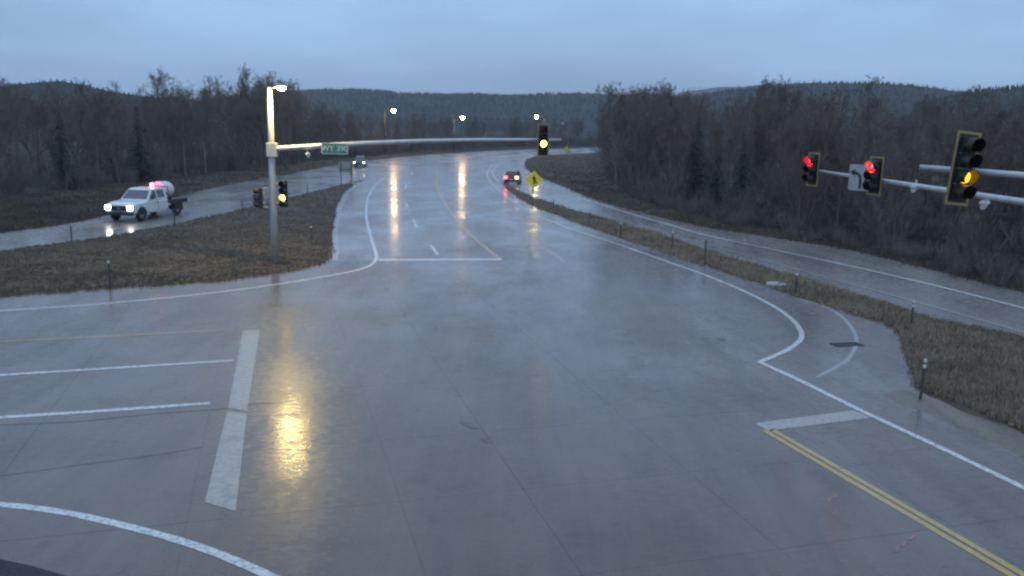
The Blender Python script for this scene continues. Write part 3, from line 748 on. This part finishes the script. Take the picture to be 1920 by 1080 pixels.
# ------------------------------------------------------------------ signals and masts
def lens_mb(r, y0=-.135, bulge=.03):
    m = MB(); n = 20; m.v.append((0, y0 - bulge, 0))
    for rr, yy in ((.55, -bulge * .7), (1.0, 0)):
        for k in range(n): m.v.append((math.cos(k * 2 * math.pi / n) * r * rr, y0 + yy, math.sin(k * 2 * math.pi / n) * r * rr))
    for k in range(n):
        k2 = (k + 1) % n; m.f.append((0, 1 + k, 1 + k2)); m.f.append((1 + k, 1 + n + k, 1 + n + k2, 1 + k2))
    return m
def visor_mb(r, depth=.30, y0=-.125, t=.012):
    m = MB(); n = 18; a0, a1 = R(-52), R(232)
    for k in range(n + 1):
        th = a0 + (a1 - a0) * k / n; dep = depth * (.7 + .3 * min(1, max(0, (math.sin(th) + .85) / 1.2)))
        for rr in (r, r + t):
            for yy in (y0, y0 - dep): m.v.append((math.cos(th) * rr, yy, math.sin(th) * rr))
    for k in range(n):
        a, b = 4 * k, 4 * k + 4
        m.f += [(a, a + 1, b + 1, b), (a + 2, b + 2, b + 3, a + 3), (a + 1, a + 3, b + 3, b + 1), (a, b, b + 2, a + 2)]
    return m
SEC = .345
_sm = {}
def signal(nsec, lit, lit_m, loc, rz, label, group, backplate=True, order='RYG', tilt=0.0, plate_scale=1.0):
    e = empty('traffic_signal', loc, rz); e.rotation_euler = (0, tilt, rz); tag(e, label, 'traffic signal', group)
    Hh = nsec * SEC
    hm = MB()
    for i in range(nsec):
        z = Hh / 2 - (i + .5) * SEC
        hm.box(-.165, .165, -.12, .07, z - SEC / 2 + .004, z + SEC / 2 - .004)
    hm.build('housing', BLACK, e, bevel=.012)
    if backplate:
        bw, bh = .165 + .13, Hh / 2 + .13
        p = MB(); ax = [-bw, -.168, .168, bw]; az = [-bh, -Hh / 2, Hh / 2, bh]
        for i in range(3):
            for j in range(3):
                if i == 1 and j == 1: continue
                p.box(ax[i], ax[i + 1], -.03, -.022, az[j], az[j + 1])
        p.build('backplate', BLACK, e)
        q = MB(); t = .06
        q.box(-bw, bw, -.036, -.031, bh - t, bh).box(-bw, bw, -.036, -.031, -bh, -bh + t).box(-bw, -bw + t, -.036, -.031, -bh + t, bh - t).box(bw - t, bw, -.036, -.031, -bh + t, bh - t)
        q.build('reflective_border', BORDER, e)
    for i in range(nsec):
        z = Hh / 2 - (i + .5) * SEC; ch = order[i]
        if 'lens' not in _sm: _sm['lens'] = True
        o = lens_mb(.148).build('lens', lit_m if i == lit else {'R': LENS_OFF_R, 'Y': LENS_OFF_Y, 'G': LENS_OFF_G}[ch], e, smooth=True); o.location = (0, 0, z)
        if i == lit: o['label'] = 'lit lens'
        o = visor_mb(.158).build('visor', BLACK, e); o.location = (0, 0, z)
    MB().tube([(0, .07, Hh * .25), (0, .17, Hh * .25)], .03, 8).tube([(0, .07, -Hh * .25), (0, .17, -Hh * .25)], .03, 8).tube([(0, .16, -Hh * .36), (0, .16, Hh * .36)], .035, 8).build('bracket', GALV, e)
    return e
def luminaire(parent, p, d, em_m, L_=.75, W_=.34, depth=.16):
    """cobra head hung at p pointing along d (horizontal unit vector)"""
    d = Vector((d[0], d[1], 0)).normalized(); a = math.atan2(d.y, d.x)
    secs = []
    for t, ww, zt, zb in ((0, .22, .06, -.03), (.2, .6, .10, -.05), (.5, 1, .11, -.05), (.85, .95, .08, -.05), (1, .5, .03, -.04)):
        s = []
        for k in range(10):
            th = 2 * math.pi * k / 10; y = math.cos(th) * W_ / 2 * ww; z = (zt if math.sin(th) > 0 else -zb) * math.sin(th)
            s.append((t * L_, y, z))
        secs.append(s)
    h = MB().loft(secs).build('luminaire', GALV, parent, smooth=True); h.location = p; h.rotation_euler = (0, 0, a)
    b = MB(); secs = []
    for k in range(5):
        ph = k / 4 * math.pi / 2 * .96; s = []
        for j in range(14):
            th = 2 * math.pi * j / 14; s.append((L_ * .55 + math.cos(th) * L_ * .32 * math.cos(ph), math.sin(th) * W_ * .44 * math.cos(ph), -.045 - depth * math.sin(ph)))
        secs.append(s)
    g = b.loft(secs).build('lamp_lens', em_m, h, smooth=True)
    return h

# left mast
PB = G(516, 497); PY = PB.y
ms = empty('signal_mast', (PB.x, PB.y, 0)); tag(ms, 'tall galvanised mast with long signal arm on the left island', 'signal mast')
def loc_of(p): return Vector(p) - Vector((PB.x, PB.y, 0))
topz = AT(503, 163, PY).z
MB().tube([(0, 0, .05), (0, 0, 3), (0, 0, 6.6), (0, 0, topz)], [.205, .185, .16, .12], 20).build('pole', GALV, ms, smooth=True)
MB().tube([(0, 0, -.15), (0, 0, .05)], .42, 20).build('footing', mat('footing_concrete', (.3, .29, .28), .8), ms)
MB().box(-.27, .27, -.27, .27, .05, .09).build('base_plate', GALV, ms)
A0 = loc_of(AT(520, 279, PY)); A1 = loc_of(AT(1052, 262.5, PY + .3))
arm = [A0.lerp(A1, t) + Vector((0, 0, .28 * math.sin(t * math.pi) * .6)) for t in (0, .15, .3, .5, .7, .85, 1)]
MB().tube([(0, 0, A0.z)] + arm, [.15, .145, .135, .125, .11, .095, .082, .072], 16).build('mast_arm', GALV, ms, smooth=True)
MB().box(-.22, .30, -.22, .22, A0.z - .42, A0.z + .30).build('arm_clamp', GALV, ms, bevel=.03)
LT = loc_of(AT(523, 168, PY))
MB().tube([(0, 0, topz - .12), (LT.x * .6, -.15, topz - .02), (LT.x + .1, -.5, topz + .02)], [.045, .04, .035], 10).build('lamp_arm', GALV, ms, smooth=True)
luminaire(ms, (LT.x - .08, -.45, topz + .02), (.93, -.37), E_LAMP, .72, .34, .13)
s = AT(1018.5, 263, PY - .25)
signal(4, 2, E_YEL, s, R(4), 'four lens signal showing yellow at the tip of the left mast arm', 'signals', order='RYYG')
pl = AT(533, 363.5, PY - .15); signal(4, 2, E_YEL, pl, R(-4), 'four lens signal glowing yellow low on the right side of the left mast', 'signals', backplate=False, order='RYYG')
pr = AT(490, 371, PY - .15); signal(3, 0, em('red_lens_lit_dim', (1.0, .02, .04), .6), pr, R(-78), 'three lens signal facing left low on the left mast', 'signals', backplate=False)
for q, sx in ((pl, 1), (pr, -1)):
    lq = loc_of(q)
    for dz in (-.55, .55): MB().tube([(0, 0, lq.z + dz * .9), (lq.x - sx * .05, lq.y + .12, lq.z + dz * .9)], .03, 8).build('side_bracket', GALV, ms)
def text_mesh(s, size):
    cu = bpy.data.curves.new('lettering', 'FONT'); cu.body = s; cu.size = size; cu.align_x = 'CENTER'; cu.align_y = 'CENTER'; cu.extrude = .002
    o = bpy.data.objects.new('tmp', cu); COL.objects.link(o)
    me = bpy.data.meshes.new_from_object(o.evaluated_get(bpy.context.evaluated_depsgraph_get()))
    bpy.data.objects.remove(o); return me
def rrect(w_, h_, r, n=4):
    o = []
    for cx, cz, a0 in ((w_ / 2 - r, h_ / 2 - r, 0), (-w_ / 2 + r, h_ / 2 - r, 90), (-w_ / 2 + r, -h_ / 2 + r, 180), (w_ / 2 - r, -h_ / 2 + r, 270)):
        for k in range(n + 1):
            a = R(a0 + 90 * k / n); o.append((cx + math.cos(a) * r, cz + math.sin(a) * r))
    return o
sp = AT(627.5, 278.5, PY - .22); sg = empty('street_sign', sp, R(2)); tag(sg, 'green route sign reading WY 390 on the left mast arm', 'sign')
MB().prism(rrect(1.36, .56, .06), 'Y', -.006, .006).build('sign_border', SIGNW, sg)
MB().prism(rrect(1.29, .49, .05), 'Y', -.010, -.0065).build('sign_face', SIGNG, sg)
t = link('lettering', text_mesh('WY 390', .40), SIGNW, sg); t.location = (0, -.0125, 0); t.rotation_euler = (R(90), 0, 0)
MB().box(-.4, -.34, .006, .14, -.12, .12).box(.34, .4, .006, .14, -.12, .12).build('bracket', GALV, sg)
def detector(p, rz, label):
    e = empty('traffic_camera', p, rz); tag(e, label, 'camera', 'detectors on mast arms')
    MB().tube([(0, -.30, -.04), (0, .18, .03)], [.075, .075], 12).build('camera_body', SIGNW, e, smooth=False)
    MB().prism([(-.11, .04), (.11, .04), (.08, .11), (-.08, .11)], 'Y', -.36, .2).build('sun_shield', SIGNW, e)
    MB().tube([(0, 0, .02), (0, .04, .16), (0, .06, .26)], .025, 8).build('bracket', GALV, e)
detector(AT(577, 291, PY - .1), R(20), 'small white detector camera hung under the left mast arm')

# right mast (its pole stands outside the frame)
RPx, RPy = 13.6, 17.9
rm = empty('signal_mast', (RPx, RPy, 0)); tag(rm, 'galvanised mast at right carrying two signal arms', 'signal mast')
RL = lambda p: Vector(p) - Vector((RPx, RPy, 0))
MB().tube([(0, 0, 0), (0, 0, 4), (0, 0, 9)], [.2, .17, .12], 18).build('pole', GALV, rm, smooth=True)
T1 = AT(1533, 320.5, 33.2); K1 = AT(1920, 379, 21.6)
dirv = (K1 - T1).normalized(); B1 = T1 + dirv * ((RPy - T1.y) / dirv.y)
B1 = Vector((RPx, RPy, B1.z))
MB().tube([RL(T1), RL(T1.lerp(K1, .5)), RL(K1), RL(B1)], [.055, .075, .09, .12], 14).build('mast_arm', GALV, rm, smooth=True)
T2 = AT(1724, 313, 19.7); K2 = AT(1920, 329, 18.8)
B2 = Vector((RPx, RPy, K2.z - .05))
MB().tube([RL(T2), RL(K2), RL(B2)], [.055, .075, .10], 14).build('mast_arm', GALV, rm, smooth=True)
def on1(px):
    a, b = T1, K1
    lo, hi = 0.0, 1.0
    for _ in range(40):
        md = (lo + hi) / 2
        if PX(a.lerp(b, md))[0] < px: lo = md
        else: hi = md
    return a.lerp(b, lo)
f1 = R(-66)
q = on1(1535); signal(3, 0, E_RED, AT(1532, 317.5, q.y) + Vector((-.15, -.05, 0)), f1, 'leftmost red signal at the tip of the right mast arm', 'signals')
q = on1(1652); sg2 = signal(3, 0, E_RED, AT(1650, 330, q.y) + Vector((-.15, -.05, 0)), f1, 'red signal with an orange core right of the white lane sign', 'signals')
hot = lens_mb(.07, -.168, .02).build('hot_core', E_RED2, [c_ for c_ in sg2.children if c_.get('label') == 'lit lens'][0], smooth=True)  # added glowing disc imitating the overbright orange core of the lit lens
q = AT(1803.5, 316, 19.1); signal(4, 2, E_YEL2, q, R(9), 'large nearest four lens signal with yellow border showing amber', 'signals', order='RYYG', tilt=R(4.5))
q = on1(1618); ls = empty('lane_sign', AT(1617.5, 333, q.y) + Vector((-.14, -.06, 0)), R(-52)); tag(ls, 'white lane use sign with black arrow on the right mast arm', 'sign')
MB().prism(rrect(.78, .90, .05), 'Y', -.006, .006).build('sign_face', mat('lane_sign_white', (.44, .45, .47), .5), ls)
ar = []
def arrow_prism(pts, wd, parent, y0=-.011, y1=-.0065):
    P = [Vector((p[0], 0, p[1])) for p in pts]; Ls, Rs = [], []
    for i, p in enumerate(P):
        d = (P[min(i + 1, len(P) - 1)] - P[max(i - 1, 0)]).normalized(); n = Vector((-d.z, 0, d.x)) * wd / 2
        Ls.append(p + n); Rs.append(p - n)
    d = (P[-1] - P[-2]).normalized(); n = Vector((-d.z, 0, d.x)); e = P[-1]
    prof = [(v.x, v.z) for v in Ls] + [((e + n * wd * 1.4).x, (e + n * wd * 1.4).z), ((e + d * wd * 2).x, (e + d * wd * 2).z), ((e - n * wd * 1.4).x, (e - n * wd * 1.4).z)] + [(v.x, v.z) for v in reversed(Rs)]
    return MB().prism(prof, 'Y', y0, y1).build('arrow', SIGNB, parent)
arrow_prism([(.05, -.38), (.05, -.1), (.02, .05), (-.08, .14), (-.18, .16)], .09, ls)
arrow_prism([(.24, -.36), (.24, .14)], .08, ls)
MB().box(-.05, .05, .006, .16, -.2, .2).build('bracket', GALV, ls)
q = on1(1714); detector(AT(1716, 353, q.y), R(-35), 'white detector camera hung under the right mast arm behind the near signal')
q = on1(1845); detector(AT(1846, 384, q.y), R(-35), 'white detector camera at right hung under the mast arm beside the near signal')

# ------------------------------------------------------------------ street lamps along the bend
DIMPOLE = mat('dim_lit_pole', (.10, .095, .09), .8)  # steel colour darkened to imitate dimly lit poles under the lamps
def street_lamp(px, py_top, py_base, lit, label, side=1):
    b = G(px, py_base); e = empty('street_lamp', (b.x, b.y, 0)); tag(e, label, 'street lamp', 'street lamps along the bend')
    h = AT(px, py_top, b.y).z
    MB().tube([(0, 0, 0), (0, 0, h * .6), (0, 0, h)], [.13, .10, .07], 10).build('pole', DIMPOLE, e, smooth=True)
    MB().tube([(0, 0, h - .3), (side * .9, -.5, h + .1), (side * 1.7, -1.0, h + .18)], [.05, .045, .04], 8).build('lamp_arm', DIMPOLE, e, smooth=True)
    luminaire(e, (side * 1.6, -.95, h + .16), (side, -.6), E_FAR if lit else mat('lamp_lens_dark', (.4, .4, .42), .3), 1.2, .8, .55)
    MB().tube([(0, 0, -.1), (0, 0, .12)], .3, 12).build('footing', MATS['footing_concrete'], e)
street_lamp(722, 206.5, 291, True, 'lit street lamp at the left of the three glowing ones', 1)
street_lamp(851, 220, 288, True, 'lit street lamp in the middle of the three glowing ones', 1)
street_lamp(1020, 219, 291, True, 'lit street lamp beside the arm tip signal', -1)
street_lamp(1067, 232, 287, False, 'unlit street lamp right of the arm tip signal', -1)

# ------------------------------------------------------------------ road signs
p = G(998, 387); ds = empty('warning_sign', (p.x, p.y, .02), R(-2)); tag(ds, 'yellow diamond warning sign on a post in the right strip', 'sign')
zc = AT(1001, 337.5, p.y).z
MB().box(-.04, .04, -.02, .02, -.1, zc + .25).build('post', POSTM, ds)
def diamond(s): return [(0, s), (-s, 0), (0, -s), (s, 0)]
o = MB().prism(diamond(.86), 'Y', -.034, -.026).build('sign_face', SIGNY, ds); o.location = (.1, 0, zc)
q = MB()
e = empty('tmp', (0, 0, 0)); bpy.data.objects.remove(e)
o = arrow_prism([(0, -.42), (0, .1)], .15, ds, -.040, -.0345); o.location = (.1, 0, zc)
o = arrow_prism([(.22, -.36), (.2, -.2), (.08, -.06)], .11, ds, -.041, -.0355); o.location = (.1, 0, zc)
p1, p2 = G(639, 351), G(659, 347)
mid = (p1 + p2) / 2; bs = empty('road_sign', (mid.x, mid.y, 0), math.atan2(p2.y - p1.y, p2.x - p1.x) * .3); tag(bs, 'grey back of a square sign on two posts at the island tip', 'sign')
zb, zt2 = AT(648, 323, mid.y).z, AT(648, 303.5, mid.y).z
hw = (AT(662, 315, mid.y).x - AT(635, 315, mid.y).x) / 2
MB().prism([(x, z + (zb + zt2) / 2) for x, z in rrect(hw * 2, zt2 - zb, .08)], 'Y', -.01, .01).build('sign_panel', ALU, bs)
for sx in (-1, 1):
    MB().box(sx * hw * .72 - .05, sx * hw * .72 + .05, -.09, -.012, -.1, zt2 - .1).build('post', POSTM, bs)
MB().box(-hw * .9, hw * .9, -.11, -.092, zb + .3, zb + .38).build('rail', POSTM, bs)
p = G(1062, 292); fs = empty('warning_sign', (p.x, p.y, 0)); tag(fs, 'small far yellow sign beside the far bend', 'sign')
zc = AT(1062, 281, p.y).z
MB().box(-.05, .05, -.02, .02, 0, zc).build('post', POSTM, fs)
MB().prism([(x, z + zc) for x, z in diamond(.9)], 'Y', -.034, -.026).build('sign_face', mat('sign_amber', (.75, .48, .08), .5), fs)

# ------------------------------------------------------------------ delineator posts
def delineator(px, pyt, pyb, label, refl=1):
    b = G(px, pyb); e = empty('delineator_post', (b.x, b.y, 0)); tag(e, label, 'post', 'delineator posts')
    h = AT(px, pyt, b.y).z
    MB().prism([(-.045, -.015), (.045, -.015), (.045, .005), (.012, .02), (-.012, .02), (-.045, .005)], 'Z', -.2, h - (.02 if refl else 0)).build('post', POSTM, e)
    for k in range(refl):
        m = MB(); n = 14
        m.tube([(0, -.028, h - .05 - k * .17), (0, -.017, h - .05 - k * .17)], .062, n); m.build('reflector', REFL, e)
    e.rotation_euler = (0, 0, math.atan2(b.x, -b.y) * 0 + random.uniform(-.25, .25))
for a in [(1725, 672, 751, 'post with two white reflectors in the right foreground beside the turn lane', 2),
          (1708, 563, 612, 'post with a pale reflector behind the paved apron at right', 2),
          (1491, 512, 553, 'post beside the round cover in the right strip', 1),
          (1321, 450, 496, 'tallest dark post in the middle of the right strip', 0),
          (1260, 434, 470, 'post left of the tallest dark post in the right strip', 1),
          (1163, 417, 446, 'post in the right strip nearest the dark wet patch', 1),
          (1037, 372, 392, 'small post just right of the yellow diamond sign', 1),
          (207, 489, 542, 'post with a white tip near the front edge of the left island', 1),
          (135, 424, 455, 'post left of the white truck beside the frontage road', 0),
          (328, 392, 425, 'post at the tail of the white truck', 0),
          (455, 375, 398, 'post left of the signal mast beside the frontage road', 0),
          (584, 424, 452, 'thin post right of the signal mast on the left island', 1),
          (577, 343, 366, 'post right of the mast beside the frontage road', 0),
          (609, 362, 388, 'post near the paved edge of the left island', 0)]:
    delineator(*a)

# covers
p = G(1455, 537); mc = MB().tube([(0, 0, -.1), (0, 0, .16)], .48, 28).build('manhole_cover', mat('cover_concrete', (.42, .40, .39), .8), None, bevel=.02); mc.location = p
tag(mc, 'pale round concrete cover in the right grass strip', 'manhole')
p = G(1588, 646); e = empty('storm_drain', (p.x, p.y, 0), R(14)); tag(e, 'dark storm drain inlet on the curved gutter at right', 'drain')
f = MB(); f.box(-.56, .56, -.25, -.18, -.1, .016).box(-.56, .56, .18, .25, -.1, .016).box(-.56, -.5, -.18, .18, -.1, .016).box(.5, .56, -.18, .18, -.1, .016).build('frame', CAST, e)
MB().box(-.5, .5, -.18, .18, -.1, .0085).build('pit', SIGNB, e)
for k in range(9):
    MB().box(-.46 + k * .11, -.42 + k * .11, -.18, .18, -.02, .014).build('bar', CAST, e)

# ------------------------------------------------------------------ vehicles
def wheel(parent, x, y, r, wd, out_):
    t = MB()
    secs = []
    for xx, rr in ((-wd / 2, r * .86), (-wd / 2 * .8, r), (wd / 2 * .8, r), (wd / 2, r * .86), (wd / 2 * .7, r * .62), (-wd / 2 * .7, r * .62)):
        secs.append([(xx, math.cos(a * 2 * math.pi / 20) * rr, math.sin(a * 2 * math.pi / 20) * rr) for a in range(20)])
    w_ = MB(); n = 20
    for q_ in secs: w_.v += q_
    for i in range(6):
        for k in range(n):
            i2 = (i + 1) % 6; k2 = (k + 1) % n
            w_.f.append((i * n + k, i * n + k2, i2 * n + k2, i2 * n + k))
    o = w_.build('wheel', RUBBER, parent, smooth=True); o.location = (x, y, r)
    MB().tube([(out_ * wd * .15, 0, 0), (out_ * wd * .42, 0, 0)], [r * .63, r * .5], 16).build('rim', CHROME, o)
    return o
def side_glass(parent, prof, x, name='side_window', th=.012):
    return MB().prism(prof, 'X', x - th, x + th).build(name, GLASS, parent)

# white flatbed pickup, front towards -Y
r0, r1 = G(200, 436), G(420, 372)
hd = math.atan2((r1 - r0).y, (r1 - r0).x) - math.pi / 2 - R(12); TS = 1.13
tf = G(265, 414)
TL_, TW = 6.2, 2.02
trk = empty('flatbed_truck', (0, 0, 0), hd)
off = Matrix.Rotation(hd, 3, 'Z') @ (Vector((TW / 2 - .1, -1.05 - .95, 0)) * TS)
trk.location = (tf.x - off.x, tf.y - off.y, -.01)
trk.scale = (TS, TS, TS)
tag(trk, 'white crew cab flatbed truck with headlights and red beacon on the frontage road', 'truck')
# cab body: lofted cross-sections along y (front negative)
def section(y, w_, z0, z1, r=.1, top_w=None):
    tw = top_w or w_
    return [(-w_ / 2 + .04, y, z0), (w_ / 2 - .04, y, z0), (w_ / 2, y, z0 + .15), (w_ / 2, y, z1 - r), (tw / 2 - r, y, z1), (-tw / 2 + r, y, z1), (-w_ / 2, y, z1 - r), (-w_ / 2, y, z0 + .15)]
bd = MB().loft([section(-2.92, 1.86, .62, 1.02), section(-2.86, 1.94, .52, 1.12), section(-2.4, 2.0, .5, 1.22), section(-1.35, 2.02, .48, 1.28), section(-1.25, 2.02, .45, 1.28), section(.95, 2.02, .45, 1.27), section(1.0, 2.0, .48, 1.25)])
bd.build('body', TRUCKW, trk, smooth=False, bevel=.02)
cabp = [(-1.32, 1.26), (-.62, 1.93), (-.40, 1.99), (.70, 2.0), (.86, 1.95), (.98, 1.26)]
cb = MB(); n = len(cabp)
for sx, ins in ((-1, 0), (1, 0)):
    for (y, z) in cabp: cb.v.append((sx * lerp(1.0, .80, max(0, (z - 1.26)) / .74), y, z))
cb.f = [tuple(range(n)), tuple(reversed(range(n, 2 * n)))] + [(i, n + i, n + (i + 1) % n, (i + 1) % n) for i in range(n)]
cb.build('cab', TRUCKW, trk, bevel=.03)
def glass_quad(name, pts, parent, nrm, th=.012):
    P = [Vector(p) for p in pts]; nv = Vector(nrm).normalized() * th
    m_ = MB(); m_.v = [tuple(p + nv) for p in P] + [tuple(p - nv) for p in P]; k = len(P)
    m_.f = [tuple(range(k)), tuple(reversed(range(k, 2 * k)))] + [(i, k + i, k + (i + 1) % k, (i + 1) % k) for i in range(k)]
    return m_.build(name, GLASS, parent)
def cabx(z): return lerp(1.0, .80, (z - 1.26) / .74)
glass_quad('windshield', [(-.88, -1.24, 1.335), (.88, -1.24, 1.335), (.76, -.68, 1.875), (-.76, -.68, 1.875)], trk, (0, -.72, .7), .018)
for sx in (-1, 1):
    zb_, zt_ = 1.36, 1.86
    glass_quad('side_window', [(sx * cabx(zb_), -1.08, zb_), (sx * cabx(zb_), -.22, zb_), (sx * cabx(zt_), -.22, zt_), (sx * cabx(zt_), -.56, zt_)], trk, (sx, 0, .27), .018)
    glass_quad('side_window', [(sx * cabx(zb_), -.10, zb_), (sx * cabx(zb_), .72, zb_), (sx * cabx(zt_), .66, zt_), (sx * cabx(zt_), -.10, zt_)], trk, (sx, 0, .27), .018)
    MB().box(sx * 1.012 - .012, sx * 1.012 + .012, -.175, -.155, .6, 1.22).build('door_seam', DARK, trk)
    MB().box(sx * 1.02 - .015, sx * 1.02 + .015, -.40, -.24, 1.10, 1.14).build('door_handle', DARK, trk)
    m_ = MB().box(sx * 1.16 - .1, sx * 1.16 + .1, -1.02, -.92, 1.34, 1.60).build('mirror', DARK, trk, bevel=.02)
    MB().tube([(sx * .95, -.95, 1.36), (sx * 1.1, -.97, 1.42)], .02, 6).build('mirror_arm', DARK, m_)
    h = MB().prism([(sx * .62, .80), (sx * .96, .80), (sx * .95, 1.04), (sx * .60, 1.03)], 'Y', -2.955, -2.90).build('headlight', E_HEAD, trk)
    MB().box(sx * .52 - .05, sx * .52 + .05, -1.95, -1.9, 0, 0.01)
    # arches
    pr_ = [(-2.0 + math.cos(a) * .52, .42 + math.sin(a) * .52) for a in [math.pi * k / 10 for k in range(11)]]
    MB().prism(pr_, 'X', sx * 1.0 - .02, sx * 1.0 + .035).build('wheel_arch', DARK, trk)
    wheel(trk, sx * .90, -2.0, .41, .28, sx); wheel(trk, sx * .90, 2.15, .41, .3, sx)
MB().box(-.58, .58, -2.965, -2.91, .72, 1.04).build('grille', DARK, trk, bevel=.02)
MB().box(-1.02, 1.02, -3.08, -2.86, .44, .68).build('bumper', DARK, trk, bevel=.04)
MB().box(-.06, .06, -2.985, -2.966, .82, .94).build('grille_badge', CHROME, trk)
for sx in (-.38, .38): MB().box(sx - .04, sx + .04, -2.8, 3.1, .42, .62).build('chassis_rail', DARK, trk)
MB().box(-1.08, 1.08, 1.12, 3.28, .94, 1.06).build('flatbed', DARK, trk, bevel=.01)
for sx in (-1.08, 1.08): MB().box(sx - .02, sx + .02, 1.12, 3.28, .82, 1.10).build('bed_rail', DARK, trk)
for sx in (-1, 1):
    MB().box(sx * .9 - .17, sx * .9 + .17, 2.62, 2.66, .3, .9).build('mud_flap', RUBBER, trk)
    MB().prism([(2.15 + math.cos(a) * .58, .40 + math.sin(a) * .53) for a in [math.pi * k / 10 for k in range(11)]], 'X', sx * .9 - .16, sx * .9 + .17).build('fender', DARK, trk)
rk = MB()
for sx in (-.92, .92): rk.tube([(sx, 1.17, 1.06), (sx, 1.17, 2.02)], .03, 8)
rk.tube([(-.92, 1.17, 2.02), (.92, 1.17, 2.02)], .03, 8); rk.tube([(-.92, 1.17, 1.55), (.92, 1.17, 1.55)], .025, 8); rk.build('headache_rack', DARK, trk)
b = MB().tube([(0, .80, 1.96), (0, .80, 2.05)], .09, 12).build('beacon_base', DARK, trk)
MB().tube([(0, .80, 2.05), (0, .80, 2.18), (0, .80, 2.22)], [.10, .09, .04], 14).build('beacon', E_BEAC, trk)
tn = empty('water_tank', trk.location, hd); tn.scale = (TS, TS, TS); tag(tn, 'white plastic tank lying on the bed of the flatbed truck', 'tank')
secs = []
for y, k in ((1.30, .45), (1.36, .78), (1.5, .95), (1.7, 1), (2.1, 1), (2.35, .95), (2.5, .78), (2.56, .45)):
    secs.append([(math.cos(a * 2 * math.pi / 18) * .72 * k, y, 1.72 + math.sin(a * 2 * math.pi / 18) * .6 * k) for a in range(18)])
MB().loft(secs).build('tank_shell', TANKM, tn, smooth=True)
for y in (1.6, 2.2): MB().box(-.5, .5, y - .06, y + .06, 1.06, 1.24).build('cradle', DARK, tn)
MB().tube([(0, 1.9, 2.29), (0, 1.9, 2.38)], .16, 14).build('lid', DARK, tn)

# generic car (front towards -Y)
def car(name, loc, rz, paint, label, head, tail, turn=None, suv=True):
    e = empty(name, loc, rz); tag(e, label, 'car')
    W_ = 1.86; hh = 1.72 if suv else 1.45
    MB().loft([section(-2.3, 1.6, .5, .78), section(-2.2, 1.78, .36, .9), section(-1.3, W_, .3, 1.02), section(1.9, W_, .3, 1.06), section(2.25, 1.78, .36, 1.02), section(2.32, 1.6, .5, .9)]).build('body', paint, e, bevel=.03)
    pr_ = [(-1.25, 1.0), (-.45, hh - .05), (-.1, hh), (1.5, hh - .02), (1.75, hh - .1), (2.12, 1.04)]; n = len(pr_); c_ = MB()
    for sx in (-1, 1):
        for y, z in pr_: c_.v.append((sx * lerp(.88, .64, (z - 1) / (hh - 1)), y, z))
    c_.f = [tuple(range(n)), tuple(reversed(range(n, 2 * n)))] + [(i, n + i, n + (i + 1) % n, (i + 1) % n) for i in range(n)]
    c_.build('roof', paint, e, bevel=.03)
    glass_quad('windshield', [(-.78, -1.14, 1.1), (.78, -1.14, 1.1), (.64, -.52, hh - .12), (-.64, -.52, hh - .12)], e, (0, -.75, .65), .02)
    glass_quad('rear_window', [(-.76, 2.07, 1.12), (.76, 2.07, 1.12), (.62, 1.80, hh - .18), (-.62, 1.80, hh - .18)], e, (0, .9, .4), .02)
    for sx in (-1, 1):
        x_ = lambda z: sx * lerp(.88, .64, (z - 1) / (hh - 1))
        glass_quad('side_window', [(x_(1.1), -1.0, 1.1), (x_(1.1), .3, 1.1), (x_(hh - .14), .3, hh - .14), (x_(hh - .14), -.38, hh - .14)], e, (sx, 0, .3), .018)
        glass_quad('side_window', [(x_(1.1), .4, 1.1), (x_(1.1), 1.75, 1.1), (x_(hh - .14), 1.5, hh - .14), (x_(hh - .14), .4, hh - .14)], e, (sx, 0, .3), .018)
        MB().box(sx * .72 - .14, sx * .72 + .14, -2.29, -2.2, .68, .82).build('headlight', head, e)
        tm = turn if (turn and sx == -1) else tail
        MB().box(sx * .70 - .19, sx * .70 + .19, 2.26, 2.345, .76, 1.06).build('tail_light', tm, e)
        wheel(e, sx * .82, -1.42, .34, .22, sx); wheel(e, sx * .82, 1.42, .34, .22, sx)
    MB().box(-.25, .25, 2.3, 2.34, .62, .74).build('number_plate', SIGNW, e)
    MB().box(-.85, .85, 2.2, 2.36, .38, .58).build('bumper', DARK, e, bevel=.03)
    return e
p = G(962, 344); car('car', (p.x, p.y, -.01), R(180 - 6), mat('dark_red_paint', (.10, .012, .016), .35, coat=.6), 'dark red car with red tail lights leaving on the slip road', em('head_dim', (1, .9, .8), 3), E_TAIL, E_TURN)

p = G(676, 312); car('car', (p.x, p.y, -.01), R(4), GREYCAR, 'small far car with headlights on behind the square sign', em('headlamp_lit_warm', (1.0, .72, .36), 14.0), mat('tail_off', (.15, .01, .01), .3))

# ------------------------------------------------------------------ damp evening air
hz = MB().box(-3800, 3800, -120, 3300, -2, 170).build('haze', None); tag(hz, 'thin damp evening haze over the whole junction', 'haze', kind='stuff')
hm = bpy.data.materials.new('haze'); hm.use_nodes = True; t = hm.node_tree; t.nodes.clear()
o_ = t.nodes.new('ShaderNodeOutputMaterial'); pv = t.nodes.new('ShaderNodeVolumePrincipled')
pv.inputs['Color'].default_value = (.86, .9, .96, 1); pv.inputs['Density'].default_value = 0.00021; pv.inputs['Anisotropy'].default_value = 0.1
t.links.new(pv.outputs['Volume'], o_.inputs['Volume']); hz.data.materials.append(hm)
